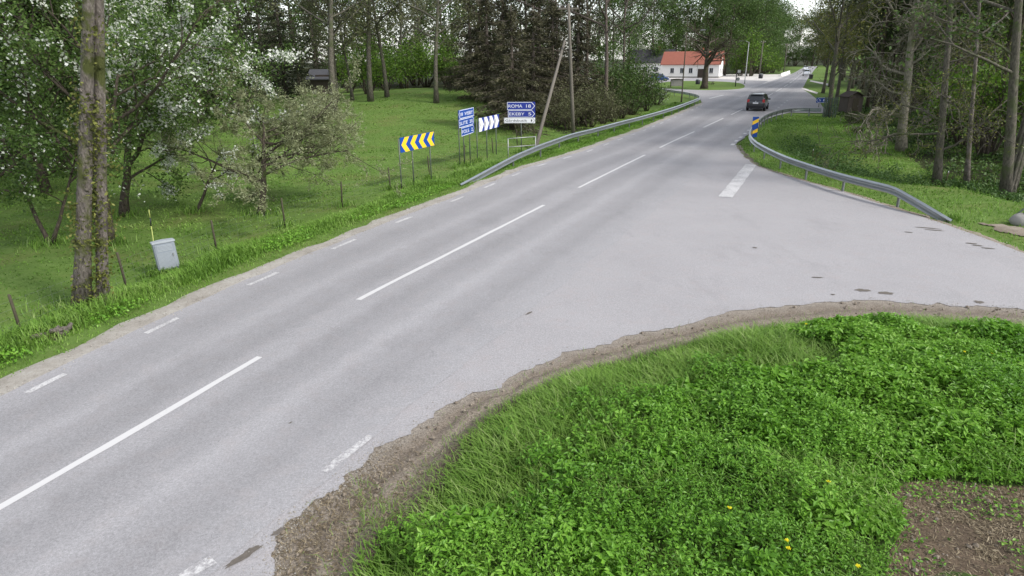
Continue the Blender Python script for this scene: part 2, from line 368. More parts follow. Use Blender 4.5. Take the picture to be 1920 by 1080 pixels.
# ------------------------------------------------------------------ asphalt, gravel and dirt
def asphalt(name, base, lanes=False, warm=0.0):
    m, n, l, b = new_mat(name)
    tc = n.new('ShaderNodeTexCoord'); co = tc.outputs['Object']
    g = noise(n, l, co, 30, 4, .85); g2 = noise(n, l, co, 110, 2, .8); big = noise(n, l, co, .45, 5, .6); mid = noise(n, l, co, 2.5, 5, .65)
    v = n.new('ShaderNodeTexVoronoi'); v.inputs['Scale'].default_value = 55; l.new(co, v.inputs['Vector'])
    r = ramp(n, [(.34, tuple(x * .55 for x in base)), (.5, base), (.66, tuple(min(1, x * 1.6) for x in base))])
    ad = n.new('ShaderNodeMath'); ad.operation = 'MULTIPLY_ADD'; ad.inputs[1].default_value = .5; ad.inputs[2].default_value = 0
    l.new(g2.outputs[0], ad.inputs[0])
    ad2 = n.new('ShaderNodeMath'); ad2.operation = 'MULTIPLY_ADD'; ad2.inputs[1].default_value = .5; l.new(g.outputs[0], ad2.inputs[0]); l.new(ad.outputs[0], ad2.inputs[2])
    l.new(ad2.outputs[0], r.inputs[0])
    c = mixc(n, l, rng_map(n, l, big.outputs[0], .3, .7, 0, .22), r.outputs[0], tuple(min(1, x * 1.5) for x in base))
    c = mixc(n, l, rng_map(n, l, mid.outputs[0], .5, .75, 0, .25), c, (base[0] * (1.12 + warm), base[1] * 1.0, base[2] * .93))
    if lanes:      # tyre-polished wheel tracks, bitumen-dark, with paler stone between them; a property of the surface along the road
        uv = n.new('ShaderNodeAttribute'); uv.attribute_name = 'across'
        w = ramp(n, [(0, (.62,) * 3), (.06, (.50,) * 3), (.14, (.30,) * 3), (.21, (.38,) * 3), (.27, (.58,) * 3), (.33, (.36,) * 3), (.40, (.26,) * 3), (.47, (.55,) * 3), (.52, (.56,) * 3), (.585, (.26,) * 3), (.66, (.40,) * 3), (.72, (.66,) * 3), (.79, (.42,) * 3), (.86, (.30,) * 3), (.92, (.50,) * 3), (1, (.62,) * 3)])
        w.color_ramp.interpolation = 'EASE'
        nz = n.new('ShaderNodeMath'); nz.operation = 'MULTIPLY_ADD'; nz.inputs[1].default_value = .09; l.new(mid.outputs[0], nz.inputs[0])
        sb = n.new('ShaderNodeMath'); sb.operation = 'SUBTRACT'; sb.inputs[1].default_value = .045; l.new(uv.outputs['Fac'], sb.inputs[0]); l.new(sb.outputs[0], nz.inputs[2])
        l.new(nz.outputs[0], w.inputs[0])
        sc = n.new('ShaderNodeMapRange'); l.new(w.outputs[0], sc.inputs[0]); sc.inputs[1].default_value = .2; sc.inputs[2].default_value = .7; sc.inputs[3].default_value = .84; sc.inputs[4].default_value = 1.15
        vm = n.new('ShaderNodeVectorMath'); vm.operation = 'SCALE'; l.new(c, vm.inputs[0]); l.new(sc.outputs[0], vm.inputs['Scale']); c = vm.outputs[0]
    cr = n.new('ShaderNodeTexVoronoi'); cr.feature = 'DISTANCE_TO_EDGE'; cr.inputs['Scale'].default_value = .33
    wob = noise(n, l, co, 1.5, 4, .7); va = n.new('ShaderNodeVectorMath'); va.operation = 'MULTIPLY_ADD'; l.new(wob.outputs['Color'], va.inputs[0]); va.inputs[1].default_value = (1.6,) * 3; l.new(co, va.inputs[2]); l.new(va.outputs[0], cr.inputs['Vector'])
    ck = rng_map(n, l, cr.outputs['Distance'], .0, .0035, .35, 0); ckm = n.new('ShaderNodeMath'); ckm.operation = 'MULTIPLY'; l.new(ck, ckm.inputs[0]); l.new(rng_map(n, l, big.outputs[0], .45, .6, 0, 1), ckm.inputs[1])
    st_ = noise(n, l, co, .7, 6, .7, (1.0, .45, 1)); c = mixc(n, l, rng_map(n, l, st_.outputs[0], .55, .72, 0, .30), c, tuple(x * .62 for x in base))
    pe = noise(n, l, co, 9, 3, .9); c = mixc(n, l, rng_map(n, l, pe.outputs[0], .70, .76, 0, .5), c, tuple(x * .45 for x in base))
    c = mixc(n, l, ckm.outputs[0], c, (.03, .03, .03))
    l.new(c, b.inputs['Base Color']); b.inputs['Roughness'].default_value = .82; b.inputs['Specular IOR Level'].default_value = .35
    bump(n, l, b, ad2.outputs[0], .35, .008)
    return m
asphalt('asphalt_main', (.236, .230, .235), True)
asphalt('asphalt_side', (.268, .258, .262), False, .05)
asphalt('asphalt_court', (.42, .40, .40))
def earth(name, stops, scale=3, bd=.04, bs=.9, tread=False):
    m, n, l, b = new_mat(name); tc = n.new('ShaderNodeTexCoord'); co = tc.outputs['Object']
    t = noise(n, l, co, scale, 7, .68); t2 = noise(n, l, co, 45, 4, .8); t3 = noise(n, l, co, .8, 4, .6)
    a = n.new('ShaderNodeMath'); a.operation = 'MULTIPLY_ADD'; a.inputs[1].default_value = .4; l.new(t2.outputs[0], a.inputs[0])
    a2 = n.new('ShaderNodeMath'); a2.operation = 'MULTIPLY_ADD'; a2.inputs[1].default_value = .35; a2.inputs[2].default_value = 0; l.new(t3.outputs[0], a2.inputs[0])
    a3 = n.new('ShaderNodeMath'); a3.operation = 'MULTIPLY_ADD'; a3.inputs[1].default_value = .3; l.new(t.outputs[0], a3.inputs[0]); l.new(a2.outputs[0], a3.inputs[2]); l.new(a3.outputs[0], a.inputs[2])
    r = ramp(n, stops); l.new(a.outputs[0], r.inputs[0]); l.new(r.outputs[0], b.inputs['Base Color'])
    b.inputs['Roughness'].default_value = .95; b.inputs['Specular IOR Level'].default_value = .15
    bump(n, l, b, a.outputs[0], bs, bd)
    return m
earth('dirt', [(.36, (.075, .058, .045)), (.5, (.18, .148, .115)), (.64, (.30, .26, .21))], 2.2)
earth('gravel', [(.36, (.19, .17, .14)), (.5, (.31, .285, .25)), (.66, (.43, .41, .37))], 5)
earth('bare_soil', [(.38, (.030, .022, .016)), (.5, (.075, .056, .040)), (.6, (.15, .11, .075)), (.7, (.24, .18, .12))], 3)
earth('sunlit_pale', [(.36, (.36, .34, .31)), (.5, (.50, .47, .44)), (.66, (.62, .60, .57))], 2)  # very pale ground: strong sunlight is put into this colour

def sheet(name, poly, mat, z):
    """flat outline filled with triangles"""
    import bmesh
    bm = bmesh.new(); vs = [bm.verts.new((p[0], p[1], z)) for p in poly]
    es = [bm.edges.new((vs[i], vs[(i + 1) % len(vs)])) for i in range(len(vs))]
    bmesh.ops.triangle_fill(bm, use_beauty=True, use_dissolve=False, edges=es)
    bm.normal_update()
    for f in bm.faces:
        if f.normal.z < 0: f.normal_flip()
    me = bpy.data.meshes.new(name); bm.to_mesh(me); bm.free()
    return tag(link(name, me, mat), kind='structure')
ts = np.concatenate([np.arange(-2, 120, .6), np.linspace(121, CT[-1], 60)])
across = np.linspace(0, 1, 15)
V = []; A = []
for t in ts:
    j = (vnoise(t, 0., .7, 11) - .5) * .12 + (vnoise(t, 3., .22, 12) - .5) * .06
    a0 = float(wl(t)) + WL_EDGE + j; b0 = float(wr(t)) - .12 + (vnoise(t, 8., .9, 14) - .5) * .18 + (vnoise(t, 8., .25, 15) - .5) * .08
    for s in across: V.append((*at_st(t, a0 + (b0 - a0) * s), .010)); A.append(s)
na = len(across); nts = len(ts); idr = np.arange(nts * na).reshape(nts, na)
Fr = np.stack([idr[:-1, :-1], idr[:-1, 1:], idr[1:, 1:], idr[1:, :-1]], -1).reshape(-1, 4)[:, ::-1]
rme = np_mesh('road', V, Fr, smooth=True)
a = rme.attributes.new('across', 'FLOAT', 'POINT'); a.data.foreach_set('value', np.array(A, np.float32))
ROAD = tag(link('road', rme, 'asphalt_main'), kind='structure')
SIDEROAD = sheet('side_road', SIDE, 'asphalt_side', .004)
dirt_z = -.004
def resamp(p, k):
    s = np.concatenate([[0], np.cumsum(np.linalg.norm(np.diff(p, axis=0), axis=1))]); u = np.linspace(0, 1, k); return np.stack([np.interp(u * s[-1], s, p[:, i]) for i in (0, 1)], 1)
kn = 420; aN, aG = resamp(NEAR, kn), resamp(smooth_poly(P2(grass_px), 6), kn)
aN, aG = np.vstack([aN, [aN[-1] + dirn * 5, aN[-1] + dirn * 40]]), np.vstack([aG, [aG[-1] + dirn * 5, aG[-1] + dirn * 40]])
ss = np.linspace(-.12, 1.15, 26); Vd = []; Ad = []
for i in range(len(aN)):
    for s in ss:
        q = aN[i] * (1 - s) + aG[i] * s; rut = .030 * math.exp(-((s - .38) / .09) ** 2) + .028 * math.exp(-((s - .72) / .08) ** 2)
        tread = .012 * math.sin(i * 1.9) * math.exp(-((s - .72) / .10) ** 2)
        z = -.006 - rut * sstep(0, .2, s) + tread + .035 * sstep(.02, .5, s) * (vnoise(q[0], q[1], .35, 61) - .35) + .05 * sstep(.75, 1.05, s) * vnoise(q[0], q[1], .22, 62)
        Vd.append((q[0], q[1], z if s > .0 else -.006)); Ad.append(s)
kd = len(ss); idd = np.arange(len(Vd)).reshape(-1, kd)
dme = np_mesh('dirt_shoulder', Vd, np.stack([idd[:-1, :-1], idd[:-1, 1:], idd[1:, 1:], idd[1:, :-1]], -1).reshape(-1, 4)[:, ::-1], smooth=True)
at_ = dme.attributes.new('across', 'FLOAT', 'POINT'); at_.data.foreach_set('value', np.array(Ad, np.float32))
m, n, l, b = new_mat('shoulder'); tc = n.new('ShaderNodeTexCoord'); co = tc.outputs['Object']
t = noise(n, l, co, 3.5, 7, .7); t2 = noise(n, l, co, 40, 4, .8); av = n.new('ShaderNodeAttribute'); av.attribute_name = 'across'
sm_ = n.new('ShaderNodeMath'); sm_.operation = 'MULTIPLY_ADD'; sm_.inputs[1].default_value = .55; l.new(t.outputs[0], sm_.inputs[0]); l.new(av.outputs['Fac'], sm_.inputs[2])
base = ramp(n, [(.12, (.25, .22, .185)), (.42, (.155, .128, .102)), (.62, (.20, .17, .138)), (.86, (.095, .075, .057)), (1.0, (.07, .055, .04))]); l.new(rng_map(n, l, sm_.outputs[0], .1, 1.45), base.inputs[0])
sp = ramp(n, [(.34, (.45,) * 3), (.5, (1.0,) * 3), (.66, (1.55,) * 3)]); l.new(t2.outputs[0], sp.inputs[0])
cc = mixc(n, l, 1.0, base.outputs[0], sp.outputs[0], 'MULTIPLY'); l.new(cc, b.inputs['Base Color']); b.inputs['Roughness'].default_value = .95; b.inputs['Specular IOR Level'].default_value = .12
bump(n, l, b, t2.outputs[0], .8, .02)
DIRTO = tag(link('dirt_shoulder', dme, 'shoulder'), kind='structure')
sheet('forecourt', COURT, 'sunlit_pale', -.002); sheet('side_road_far', LJ, 'asphalt_main' if False else 'asphalt_side', .002)  # forecourt is sunlit asphalt, its brightness painted in as a pale tone
sheet('road_bay', BAY, 'asphalt_side', .001)
sheet('bare_earth', BARE, 'bare_soil', .115); 
# narrow band of bare soil where the asphalt of the side road meets the grass
fd = np.gradient(FAR, axis=0); fn = np.stack([-fd[:, 1], fd[:, 0]], 1); fn /= np.linalg.norm(fn, axis=1)[:, None] + 1e-9
if (fn[len(fn) // 2] @ (DITCH[4] - FAR[len(fn) // 2])) < 0: fn = -fn
V = []
for i, (p, q) in enumerate(zip(FAR, fn)):
    w_ = .22 + .22 * vnoise(i * .31, 0., 1.0, 91) + .12 * vnoise(i * 1.3, 0., 1.0, 92)
    for s, z in ((-.25, -.002), (.02, .0), (w_ * .6, -.012), (w_, -.055)): V.append((*(p + q * s), z))
k = len(V) // 4; idg = np.arange(k * 4).reshape(k, 4)
so_ = tag(link('soil_edge', np_mesh('soil_edge', V, np.stack([idg[:-1, :-1], idg[1:, :-1], idg[1:, 1:], idg[:-1, 1:]], -1).reshape(-1, 4), smooth=True), 'dirt'), kind='structure')
# gravel shoulder along the left edge of the asphalt
V = []; 
for t in ts[ts < 150]:
    a0 = float(wl(t)) + WL_EDGE; j = (vnoise(t, 9., .8, 21) - .5) * .25 + (vnoise(t, 4., .2, 22) - .5) * .1
    for s, z in ((-.4, -.006), (.15, -.002), (.45 + j, -.012), (.75 + j * 1.2, -.06)): V.append((*at_st(t, a0 + s), z))
k = len(V) // 4; idg = np.arange(k * 4).reshape(k, 4)
tag(link('gravel_shoulder', np_mesh('gravel_shoulder', V, np.stack([idg[:-1, :-1], idg[1:, :-1], idg[1:, 1:], idg[:-1, 1:]], -1).reshape(-1, 4), smooth=True), 'gravel'), kind='structure')
sheet('sun_patch', P2([(1500, 165.5), (1503, 163.5), (1534, 173.5), (1532, 176.5)]), 'sunlit_pale', .0)  # patch of sunlight on the verge, painted as a pale strip
sheet('sun_patch', P2([(1518, 152.5), (1520, 150.5), (1560, 158), (1556, 161)]), 'sunlit_pale', .0)  # second painted sun patch, further up the verge
# grass island, raised a little
V = [(*p, .07) for p in ISLAND[:-1]]; cen = ISLAND[:-1].mean(0)
mb = MB(); k = len(V)
mb.add([(*(cen + (p - cen) * 1.0), -.03) for p in ISLAND[:-1]] + [(*(cen + (p - cen) * .97), .09) for p in ISLAND[:-1]] + [(*cen, .16)],
       [(i, (i + 1) % k, k + (i + 1) % k, k + i) for i in range(k)] + [(k + i, k + (i + 1) % k, 2 * k) for i in range(k)], True)
tag(mb.obj('grass_island', 'ground'), kind='structure')

# ------------------------------------------------------------------ painted markings, each a piece of its road
def paint_mat(name, wear):
    m, n, l, b = new_mat(name); tc = n.new('ShaderNodeTexCoord'); co = tc.outputs['Object']
    t = noise(n, l, co, 22, 6, .8); t2 = noise(n, l, co, 1.3, 3, .6)
    ad = n.new('ShaderNodeMath'); ad.operation = 'MULTIPLY_ADD'; ad.inputs[1].default_value = .4; l.new(t2.outputs[0], ad.inputs[0]); l.new(t.outputs[0], ad.inputs[2])
    c = mixc(n, l, rng_map(n, l, ad.outputs[0], .62 + wear, .80 + wear, 0, 1), (.25, .24, .245), (.50, .49, .485))
    l.new(c, b.inputs['Base Color']); b.inputs['Roughness'].default_value = .7
    return m
paint_mat('paint', -.20); paint_mat('paint_worn', -.0); paint_mat('paint_mid', -.03)
def stripe(p0, p1, w, mat, parent, z=.014, jag=0, name='road_marking'):
    p0, p1 = np.array(p0[:2]), np.array(p1[:2]); d = p1 - p0; L = np.linalg.norm(d); d /= L; nn = np.array([-d[1], d[0]]); k = max(2, int(L / .25))
    v = []
    for i in range(k + 1):
        q = p0 + d * L * i / k
        if p0[1] < 60 and abs(station(*q)[1]) < .6 and L > 2: pass
        j1, j2 = (rngE.random(2) - .5) * jag
        v += [(*(q + nn * (w / 2 + j1)), z), (*(q - nn * (w / 2 + j2)), z)]
    return link(name, np_mesh(name, v, [(2 * i, 2 * i + 1, 2 * i + 3, 2 * i + 2) for i in range(k)]), mat, parent)
def curved(t0, t1, off, w, mat, z=.014):
    tt = np.linspace(t0, t1, max(3, int((t1 - t0) / .5))); o = np.array([off(t) if callable(off) else off for t in tt])
    A_, B_ = at_st(tt, o + w / 2), at_st(tt, o - w / 2)
    jj = (rngE.random((len(tt), 2)) - .5) * .02
    v = [q for a, b_, j in zip(A_, B_, jj) for q in ((a[0] + j[0], a[1], z), (b_[0] + j[1], b_[1], z))]
    f = [(2 * i + 1, 2 * i + 3, 2 * i + 2, 2 * i) for i in range(len(tt) - 1)]
    return link('road_marking', np_mesh('road_marking', v, f), mat, ROAD)
def st_px(px, py): return float(station(*G(px, py)[:2])[0])
dash = [((-200, 1072), (487, 670)), ((672, 563), (1020, 385)), ((1082, 352), (1211, 291)), ((1236, 277), (1302, 247)), ((1316, 239), (1356, 222)), ((1365, 215), (1391, 205)), ((1436, 181), (1447, 175)), ((1452, 172), (1464, 165.5)), ((1468, 163), (1476, 158.5))]
for a, b_ in dash:
    t0 = st_px(*a) if a[0] >= 0 else 0.5
    curved(t0, st_px(*b_), 0, .13, 'paint')
t = CT[-1] * .0 + st_px(1480, 156)
while t < CT[-1] - 12: curved(t, t + 9, 0, .17, 'paint'); t += 12
eps = [(45, 117), (270, 332), (462, 517), (619, 664), (735, 772), (838, 872)]
ey = {45: 738, 117: 701, 270: 625, 332: 597, 462: 535, 517: 511, 619: 467, 664: 449, 735: 417, 772: 407, 838: 378, 872: 369}
for a, b_ in eps: curved(st_px(a, ey[a]), st_px(b_, ey[b_]), lambda t: float(wl(t)), .13, 'paint_mid')
t = st_px(838, 378) + 3.1
while t < st_px(1318, 196): curved(t, t + 1.05, lambda t: float(wl(t)), .13, 'paint_mid'); t += 3.1
t = st_px(1400, 166)
while t < st_px(1478, 142): curved(t, t + 9, lambda t: float(wl(t)), .12, 'paint_mid'); t += 9.6
for a, b_ in (((607, 886), (695, 818)), ((340, 1085), (400, 1050))):
    stripe(G(*a), G(*b_), .13 if a[0] > 500 else .16, 'paint_worn' if a[0] > 500 else 'paint_mid', ROAD, jag=.02)
for q in [(1374, 271), (1381, 264.5), (1389, 257.5), (1397, 250.5), (1404, 244.5), (1411, 239), (1455, 206.5), (1460, 202), (1466, 197), (1471, 193), (1476, 189)]:
    p = G(*q)[:2]; tt = float(station(*p)[0]); o = float(station(*p)[1]); a_, c_ = at_st(tt - .33, o), at_st(tt + .33, o)
    stripe(a_, c_, .22, 'paint', ROAD)
stripe(G(1360, 370), G(1408, 309), .55, 'paint_mid', SIDEROAD, z=.014, jag=.03)
stripe(G(1330, 185), G(1356, 178.5), .35, 'paint', ROAD, z=.016)
# seam line along the mouth of the side road: worn through-edge
# dark dirt marks on the asphalt of the side road
plain('mud', (.11, .095, .08), .9, var=.4, scale=30)
def blob(px, py, lx, ly, rot, seed, parent, z=.010, mat='mud', name='mud_patch'):
    r = np.random.default_rng(seed); c = G(px, py)[:2]; k = 18; v = [(*c, z)]
    for i in range(k):
        a = 2 * math.pi * i / k; q = .75 + .5 * r.random(); x, y = lx * q * math.cos(a), ly * q * math.sin(a)
        v.append((c[0] + x * math.cos(rot) - y * math.sin(rot), c[1] + x * math.sin(rot) + y * math.cos(rot), z))
    return link(name, np_mesh(name, v, [(0, 1 + i, 1 + (i + 1) % k) for i in range(k)]), mat, parent)
for i, (px, py, a, b_) in enumerate([(1617, 545, .17, .10), (1660, 550, .16, .09), (1836, 567, .10, .08), (1740, 428, .34, .06), (1752, 432, .25, .05), (1821, 457, .14, .05), (1834, 461, .14, .05), (1852, 466, .16, .05), (1703, 436, .12, .04), (1562, 553, .05, .03), (1415, 465, .06, .05), (1533, 521, .14, .03)]):
    blob(px, py, a, b_, -.45 if py < 500 else -.12, 40 + i, SIDEROAD, z=.010 + .0007 * i)
for i, (px, py, a, b_) in enumerate([(992, 588, .12, .03), (456, 1045, .22, .05), (470, 1035, .1, .05), (523, 998, .09, .04), (545, 794, .03, .015)]):
    blob(px, py, a, b_, .9, 70 + i, ROAD, z=.0145 + .001 * i)
# ------------------------------------------------------------------ foliage materials
leaf_mat('leaf_weed', [(0, (.048, .130, .012)), (.35, (.105, .255, .020)), (.7, (.180, .370, .036)), (1, (.28, .45, .085))], .38, .45, .35)
leaf_mat('leaf_grass', [(0, (.062, .130, .018)), (.45, (.130, .250, .034)), (.8, (.200, .330, .060)), (1, (.31, .40, .14))], .38)
leaf_mat('leaf_dry', [(0, (.10, .075, .045)), (.5, (.21, .165, .10)), (1, (.36, .30, .20))], .15)
leaf_mat('leaf_dark', [(0, (.018, .038, .009)), (.5, (.048, .085, .018)), (1, (.105, .15, .038))], .2)
leaf_mat('leaf_mid', [(0, (.026, .058, .011)), (.5, (.062, .115, .022)), (1, (.125, .19, .048))], .3)
leaf_mat('leaf_bright', [(0, (.035, .085, .010)), (.5, (.095, .190, .018)), (1, (.20, .31, .045))], .4)
leaf_mat('leaf_olive', [(0, (.050, .055, .022)), (.5, (.110, .120, .050)), (1, (.20, .21, .11))], .3)
leaf_mat('leaf_apple', [(0, (.14, .155, .070)), (.5, (.26, .28, .145)), (1, (.40, .43, .27))], .4)
leaf_mat('leaf_fresh', [(0, (.035, .075, .014)), (.5, (.085, .15, .03)), (1, (.17, .245, .065))], .35)
bark_mat('bark_gnarl', (.13, .118, .09), (.33, .30, .24), (.13, .14, .075), .4)
leaf_mat('leaf_conifer', [(0, (.018, .025, .011)), (.5, (.048, .058, .026)), (1, (.105, .112, .056))], .1)
leaf_mat('leaf_brownfir', [(0, (.028, .029, .015)), (.5, (.075, .072, .038)), (1, (.155, .145, .078))], .1)
leaf_mat('leaf_yellow', [(0, (.055, .065, .015)), (.5, (.120, .135, .030)), (1, (.22, .23, .06))], .35)
leaf_mat('blossom', [(0, (.42, .46, .36)), (.5, (.68, .70, .62)), (1, (.86, .86, .82))], .3, .7, .1)
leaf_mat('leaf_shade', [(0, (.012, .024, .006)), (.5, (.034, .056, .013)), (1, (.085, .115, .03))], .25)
leaf_mat('leaf_ditch', [(0, (.022, .055, .012)), (.5, (.048, .105, .022)), (1, (.095, .165, .042))], .25)
leaf_mat('petal_yellow', [(0, (.72, .62, .01)), (1, (.82, .76, .03))], .2)
bark_mat('bark_grey', (.075, .064, .054), (.24, .21, .185), (.075, .085, .028), .42)
bark_mat('bark_brown', (.030, .025, .019), (.11, .09, .07), (.06, .075, .025), .3)
bark_mat('bark_lichen', (.055, .050, .040), (.165, .150, .120), (.085, .095, .05), .45)
bark_mat('bark_pine', (.06, .05, .042), (.19, .155, .13), None)
bark_mat('twig', (.07, .065, .05), (.19, .178, .135), (.15, .16, .09), .5)

# ------------------------------------------------------------------ leaves
def leaf_quads(c, size, rng, up=.3, aspect=.55, dirs=None):
    """one four-cornered leaf per centre c (N,3); size scalar or (N,)"""
    n = len(c); nz = rng.normal(size=(n, 3)); nz[:, 2] = np.abs(nz[:, 2]) + up; nz /= np.linalg.norm(nz, axis=1)[:, None]
    t = rng.normal(size=(n, 3)) if dirs is None else dirs + rng.normal(size=(n, 3)) * .35
    t -= nz * np.sum(t * nz, 1)[:, None]; t /= np.linalg.norm(t, axis=1)[:, None] + 1e-9
    s = np.cross(nz, t); sz = np.broadcast_to(size, (n,)) * (.65 + .7 * rng.random(n)); sz = sz[:, None]
    v = np.stack([c - t * sz * .5, c + s * sz * aspect * .5 + nz * sz * .08, c + t * sz * .5, c - s * sz * aspect * .5 + nz * sz * .08], 1).reshape(-1, 3)
    return v, np.arange(4 * n).reshape(n, 4)
def leaves(name, c, size, mat, rng, parent=None, tint=None, up=.3, aspect=.55, dirs=None):
    v, f = leaf_quads(c, size, rng, up, aspect, dirs)
    if tint is None: tint = rng.random(len(c))
    return link(name, np_mesh(name, v, f, np.clip(tint, 0, 1)), mat, parent)
# ------------------------------------------------------------------ tree skeletons
def rand_perp(d, rng):
    a = Vector(rng.normal(size=3)); a -= d * a.dot(d); return a.normalized()
def grow(mb, rng, p, d, L, r, lvl, P, ends, sides=(9, 6, 4, 3, 3, 3)):
    k = P['segs'][min(lvl, len(P['segs']) - 1)]; pts = [p.copy()]; rad = [r]; dirs = [d.copy()]
    tr = P['trop'][min(lvl, len(P['trop']) - 1)]; wob = P['wob'][min(lvl, len(P['wob']) - 1)]
    end = P.get('endr', .35) if lvl else P.get('endr0', .25)
    for i in range(k):
        d = (d + Vector(rng.normal(size=3)) * wob + Vector((0, 0, tr))).normalized(); p = p + d * (L / k)
        pts.append(p.copy()); dirs.append(d.copy()); rad.append(max(P.get('minr', .004), r * (1 - (1 - end) * (i + 1) / k)))
    if lvl == 0:
        rad[0] *= P.get('flare', 1.35)
    mb.tube(pts, rad, sides[min(lvl, 5)], cap=lvl == 0)
    if lvl >= P['levels']:
        ends.append((pts, lvl)); return
    n = P['n'][lvl]; lo = P['clear'] if lvl == 0 else P.get('clear1', .2)
    for i in range(n):
        f = lo + (1 - lo) * (i + rng.random()) / n; f = min(f, .999); x = f * k; j = int(x); q = pts[j].lerp(pts[j + 1], x - j); dd = dirs[min(j + 1, k)]
        ang = P['ang'][min(lvl, len(P['ang']) - 1)] * (.75 + .5 * rng.random())
        a = rand_perp(dd, rng); cd = (dd * math.cos(ang) + a * math.sin(ang)).normalized()
        rl = P['ratio'][min(lvl, len(P['ratio']) - 1)] * (.7 + .6 * rng.random())
        if lvl == 0: rl *= P['shape'](( f - lo) / (1 - lo + 1e-9))
        cr = min(rad[j] * .75, max(P.get('minr', .004), r * P.get('rr', .42) * (rl / P['ratio'][min(lvl, len(P['ratio']) - 1)])))
        grow(mb, rng, q, cd, L * rl, cr, lvl + 1, P, ends, sides)
    ends.append((pts[-2:], lvl))
def leaf_points(ends, rng, per, spread, lv=None):
    c = []; dr = []; tn = []
    for pts, lvl in ends:
        cl = rng.random(); k = max(1, int(per * (.6 + .8 * rng.random())))
        A_ = np.array([tuple(p) for p in pts]); u = rng.random(k) * (len(A_) - 1); j = np.minimum(u.astype(int), len(A_) - 2); w = (u - j)[:, None]
        q = A_[j] * (1 - w) + A_[j + 1] * w; c.append(q + rng.normal(size=(k, 3)) * spread); dr.append(A_[j + 1] - A_[j]); tn.append(.28 * cl + .72 * rng.random(k))
    return np.vstack(c), np.vstack(dr), np.concatenate(tn)
round_shape = lambda f: .55 + .9 * math.sin(math.pi * min(1, f * .8 + .15)) - .25 * f
BROAD = dict(levels=3, n=(9, 5, 4), segs=(8, 5, 4, 3), trop=(.03, .05, .03, .0), wob=(.05, .12, .18, .25), ang=(.95, .8, .8), ratio=(.45, .5, .5), clear=.3, shape=round_shape)
def make_tree(name, label, loc, H, r, P, seed, leafmat, per, spread, size, bark='bark_brown', cat='tree', group=None, d0=(0, 0, 1), blossom=None, crown='crown', up=.3, aspect=.55, extra=None, align=False):
    rng = np.random.default_rng(seed); root = empty(name, loc, label, cat, group)
    mb = MB(); ends = []; grow(mb, rng, Vector((0, 0, -.15)), Vector(d0).normalized(), H, r, 0, P, ends)
    if extra: extra(mb, rng, ends, P)
    mb.obj('trunk', bark, root)
    if leafmat and per:
        c, dr, tn = leaf_points(ends, rng, per, spread)
        leaves(crown, c, size, leafmat, rng, root, tn, up, aspect, dr / (np.linalg.norm(dr, axis=1)[:, None] + 1e-9) if align else None)
    if blossom:
        bp, bs, bsz = blossom; pick = [e_ for e_ in ends if rng.random() < .42]; c, dr, tn = leaf_points(pick, rng, bp * 2.4, bs * .5)
        leaves('blossom', c, bsz, 'blossom', rng, root, tn, .1, .9)
    return root
def make_conifer(name, label, loc, H, R, seed, mat, group=None, bark='bark_pine', clear=.06, dens=1.0, size=.30, cat='conifer'):
    rng = np.random.default_rng(seed); root = empty(name, loc, label, cat, group)
    mb = MB(); mb.tube([(0, 0, -.15), (.03, 0, H * .5), (0, .02, H)], [R * .06 + .06, R * .04 + .03, .02], 8); c = []; tn = []; dr = []
    z = H * clear
    while z < H * .98:
        f = (z - H * clear) / (H * (1 - clear)); L = R * (1 - f) ** .8 * (.75 + .5 * rng.random()) + .15; nb = 5 + int(rng.integers(0, 3))
        for b_ in range(nb):
            a = rng.random() * 6.283; d = np.array([math.cos(a), math.sin(a), -.12 - .25 * rng.random()]); lb = L * (.7 + .5 * rng.random())
            e = np.array([0, 0, z]) + d * lb; e[2] += .12 * lb
            mb.tube([(0, 0, z), tuple(np.array([0, 0, z]) * .5 + e * .5 - np.array([0, 0, .06 * lb])), tuple(e)], [.035, .02, .008], 3, cap=False)
            k = int(26 * lb * dens) + 5; u = rng.random(k) ** .7; q = np.array([0, 0, z]) + d * lb * u[:, None]; q[:, 2] += .12 * lb * u * u - .05
            side = np.array([-d[1], d[0], 0]); q += side * (rng.normal(size=k) * .16 * lb * (1.1 - u))[:, None] + rng.normal(size=(k, 3)) * .07; q[:, 2] -= rng.random(k) * .22
            c.append(q); tn.append(.35 * rng.random() + .65 * rng.random(k) * (.5 + .5 * u)); dr.append(np.tile(d, (k, 1)))
        z += H * .035 * (.7 + .6 * rng.random())
    mb.obj('trunk', bark, root); c = np.vstack(c)
    leaves('crown', c, size, mat, rng, root, np.concatenate(tn), .25, .32, np.vstack(dr)); return root
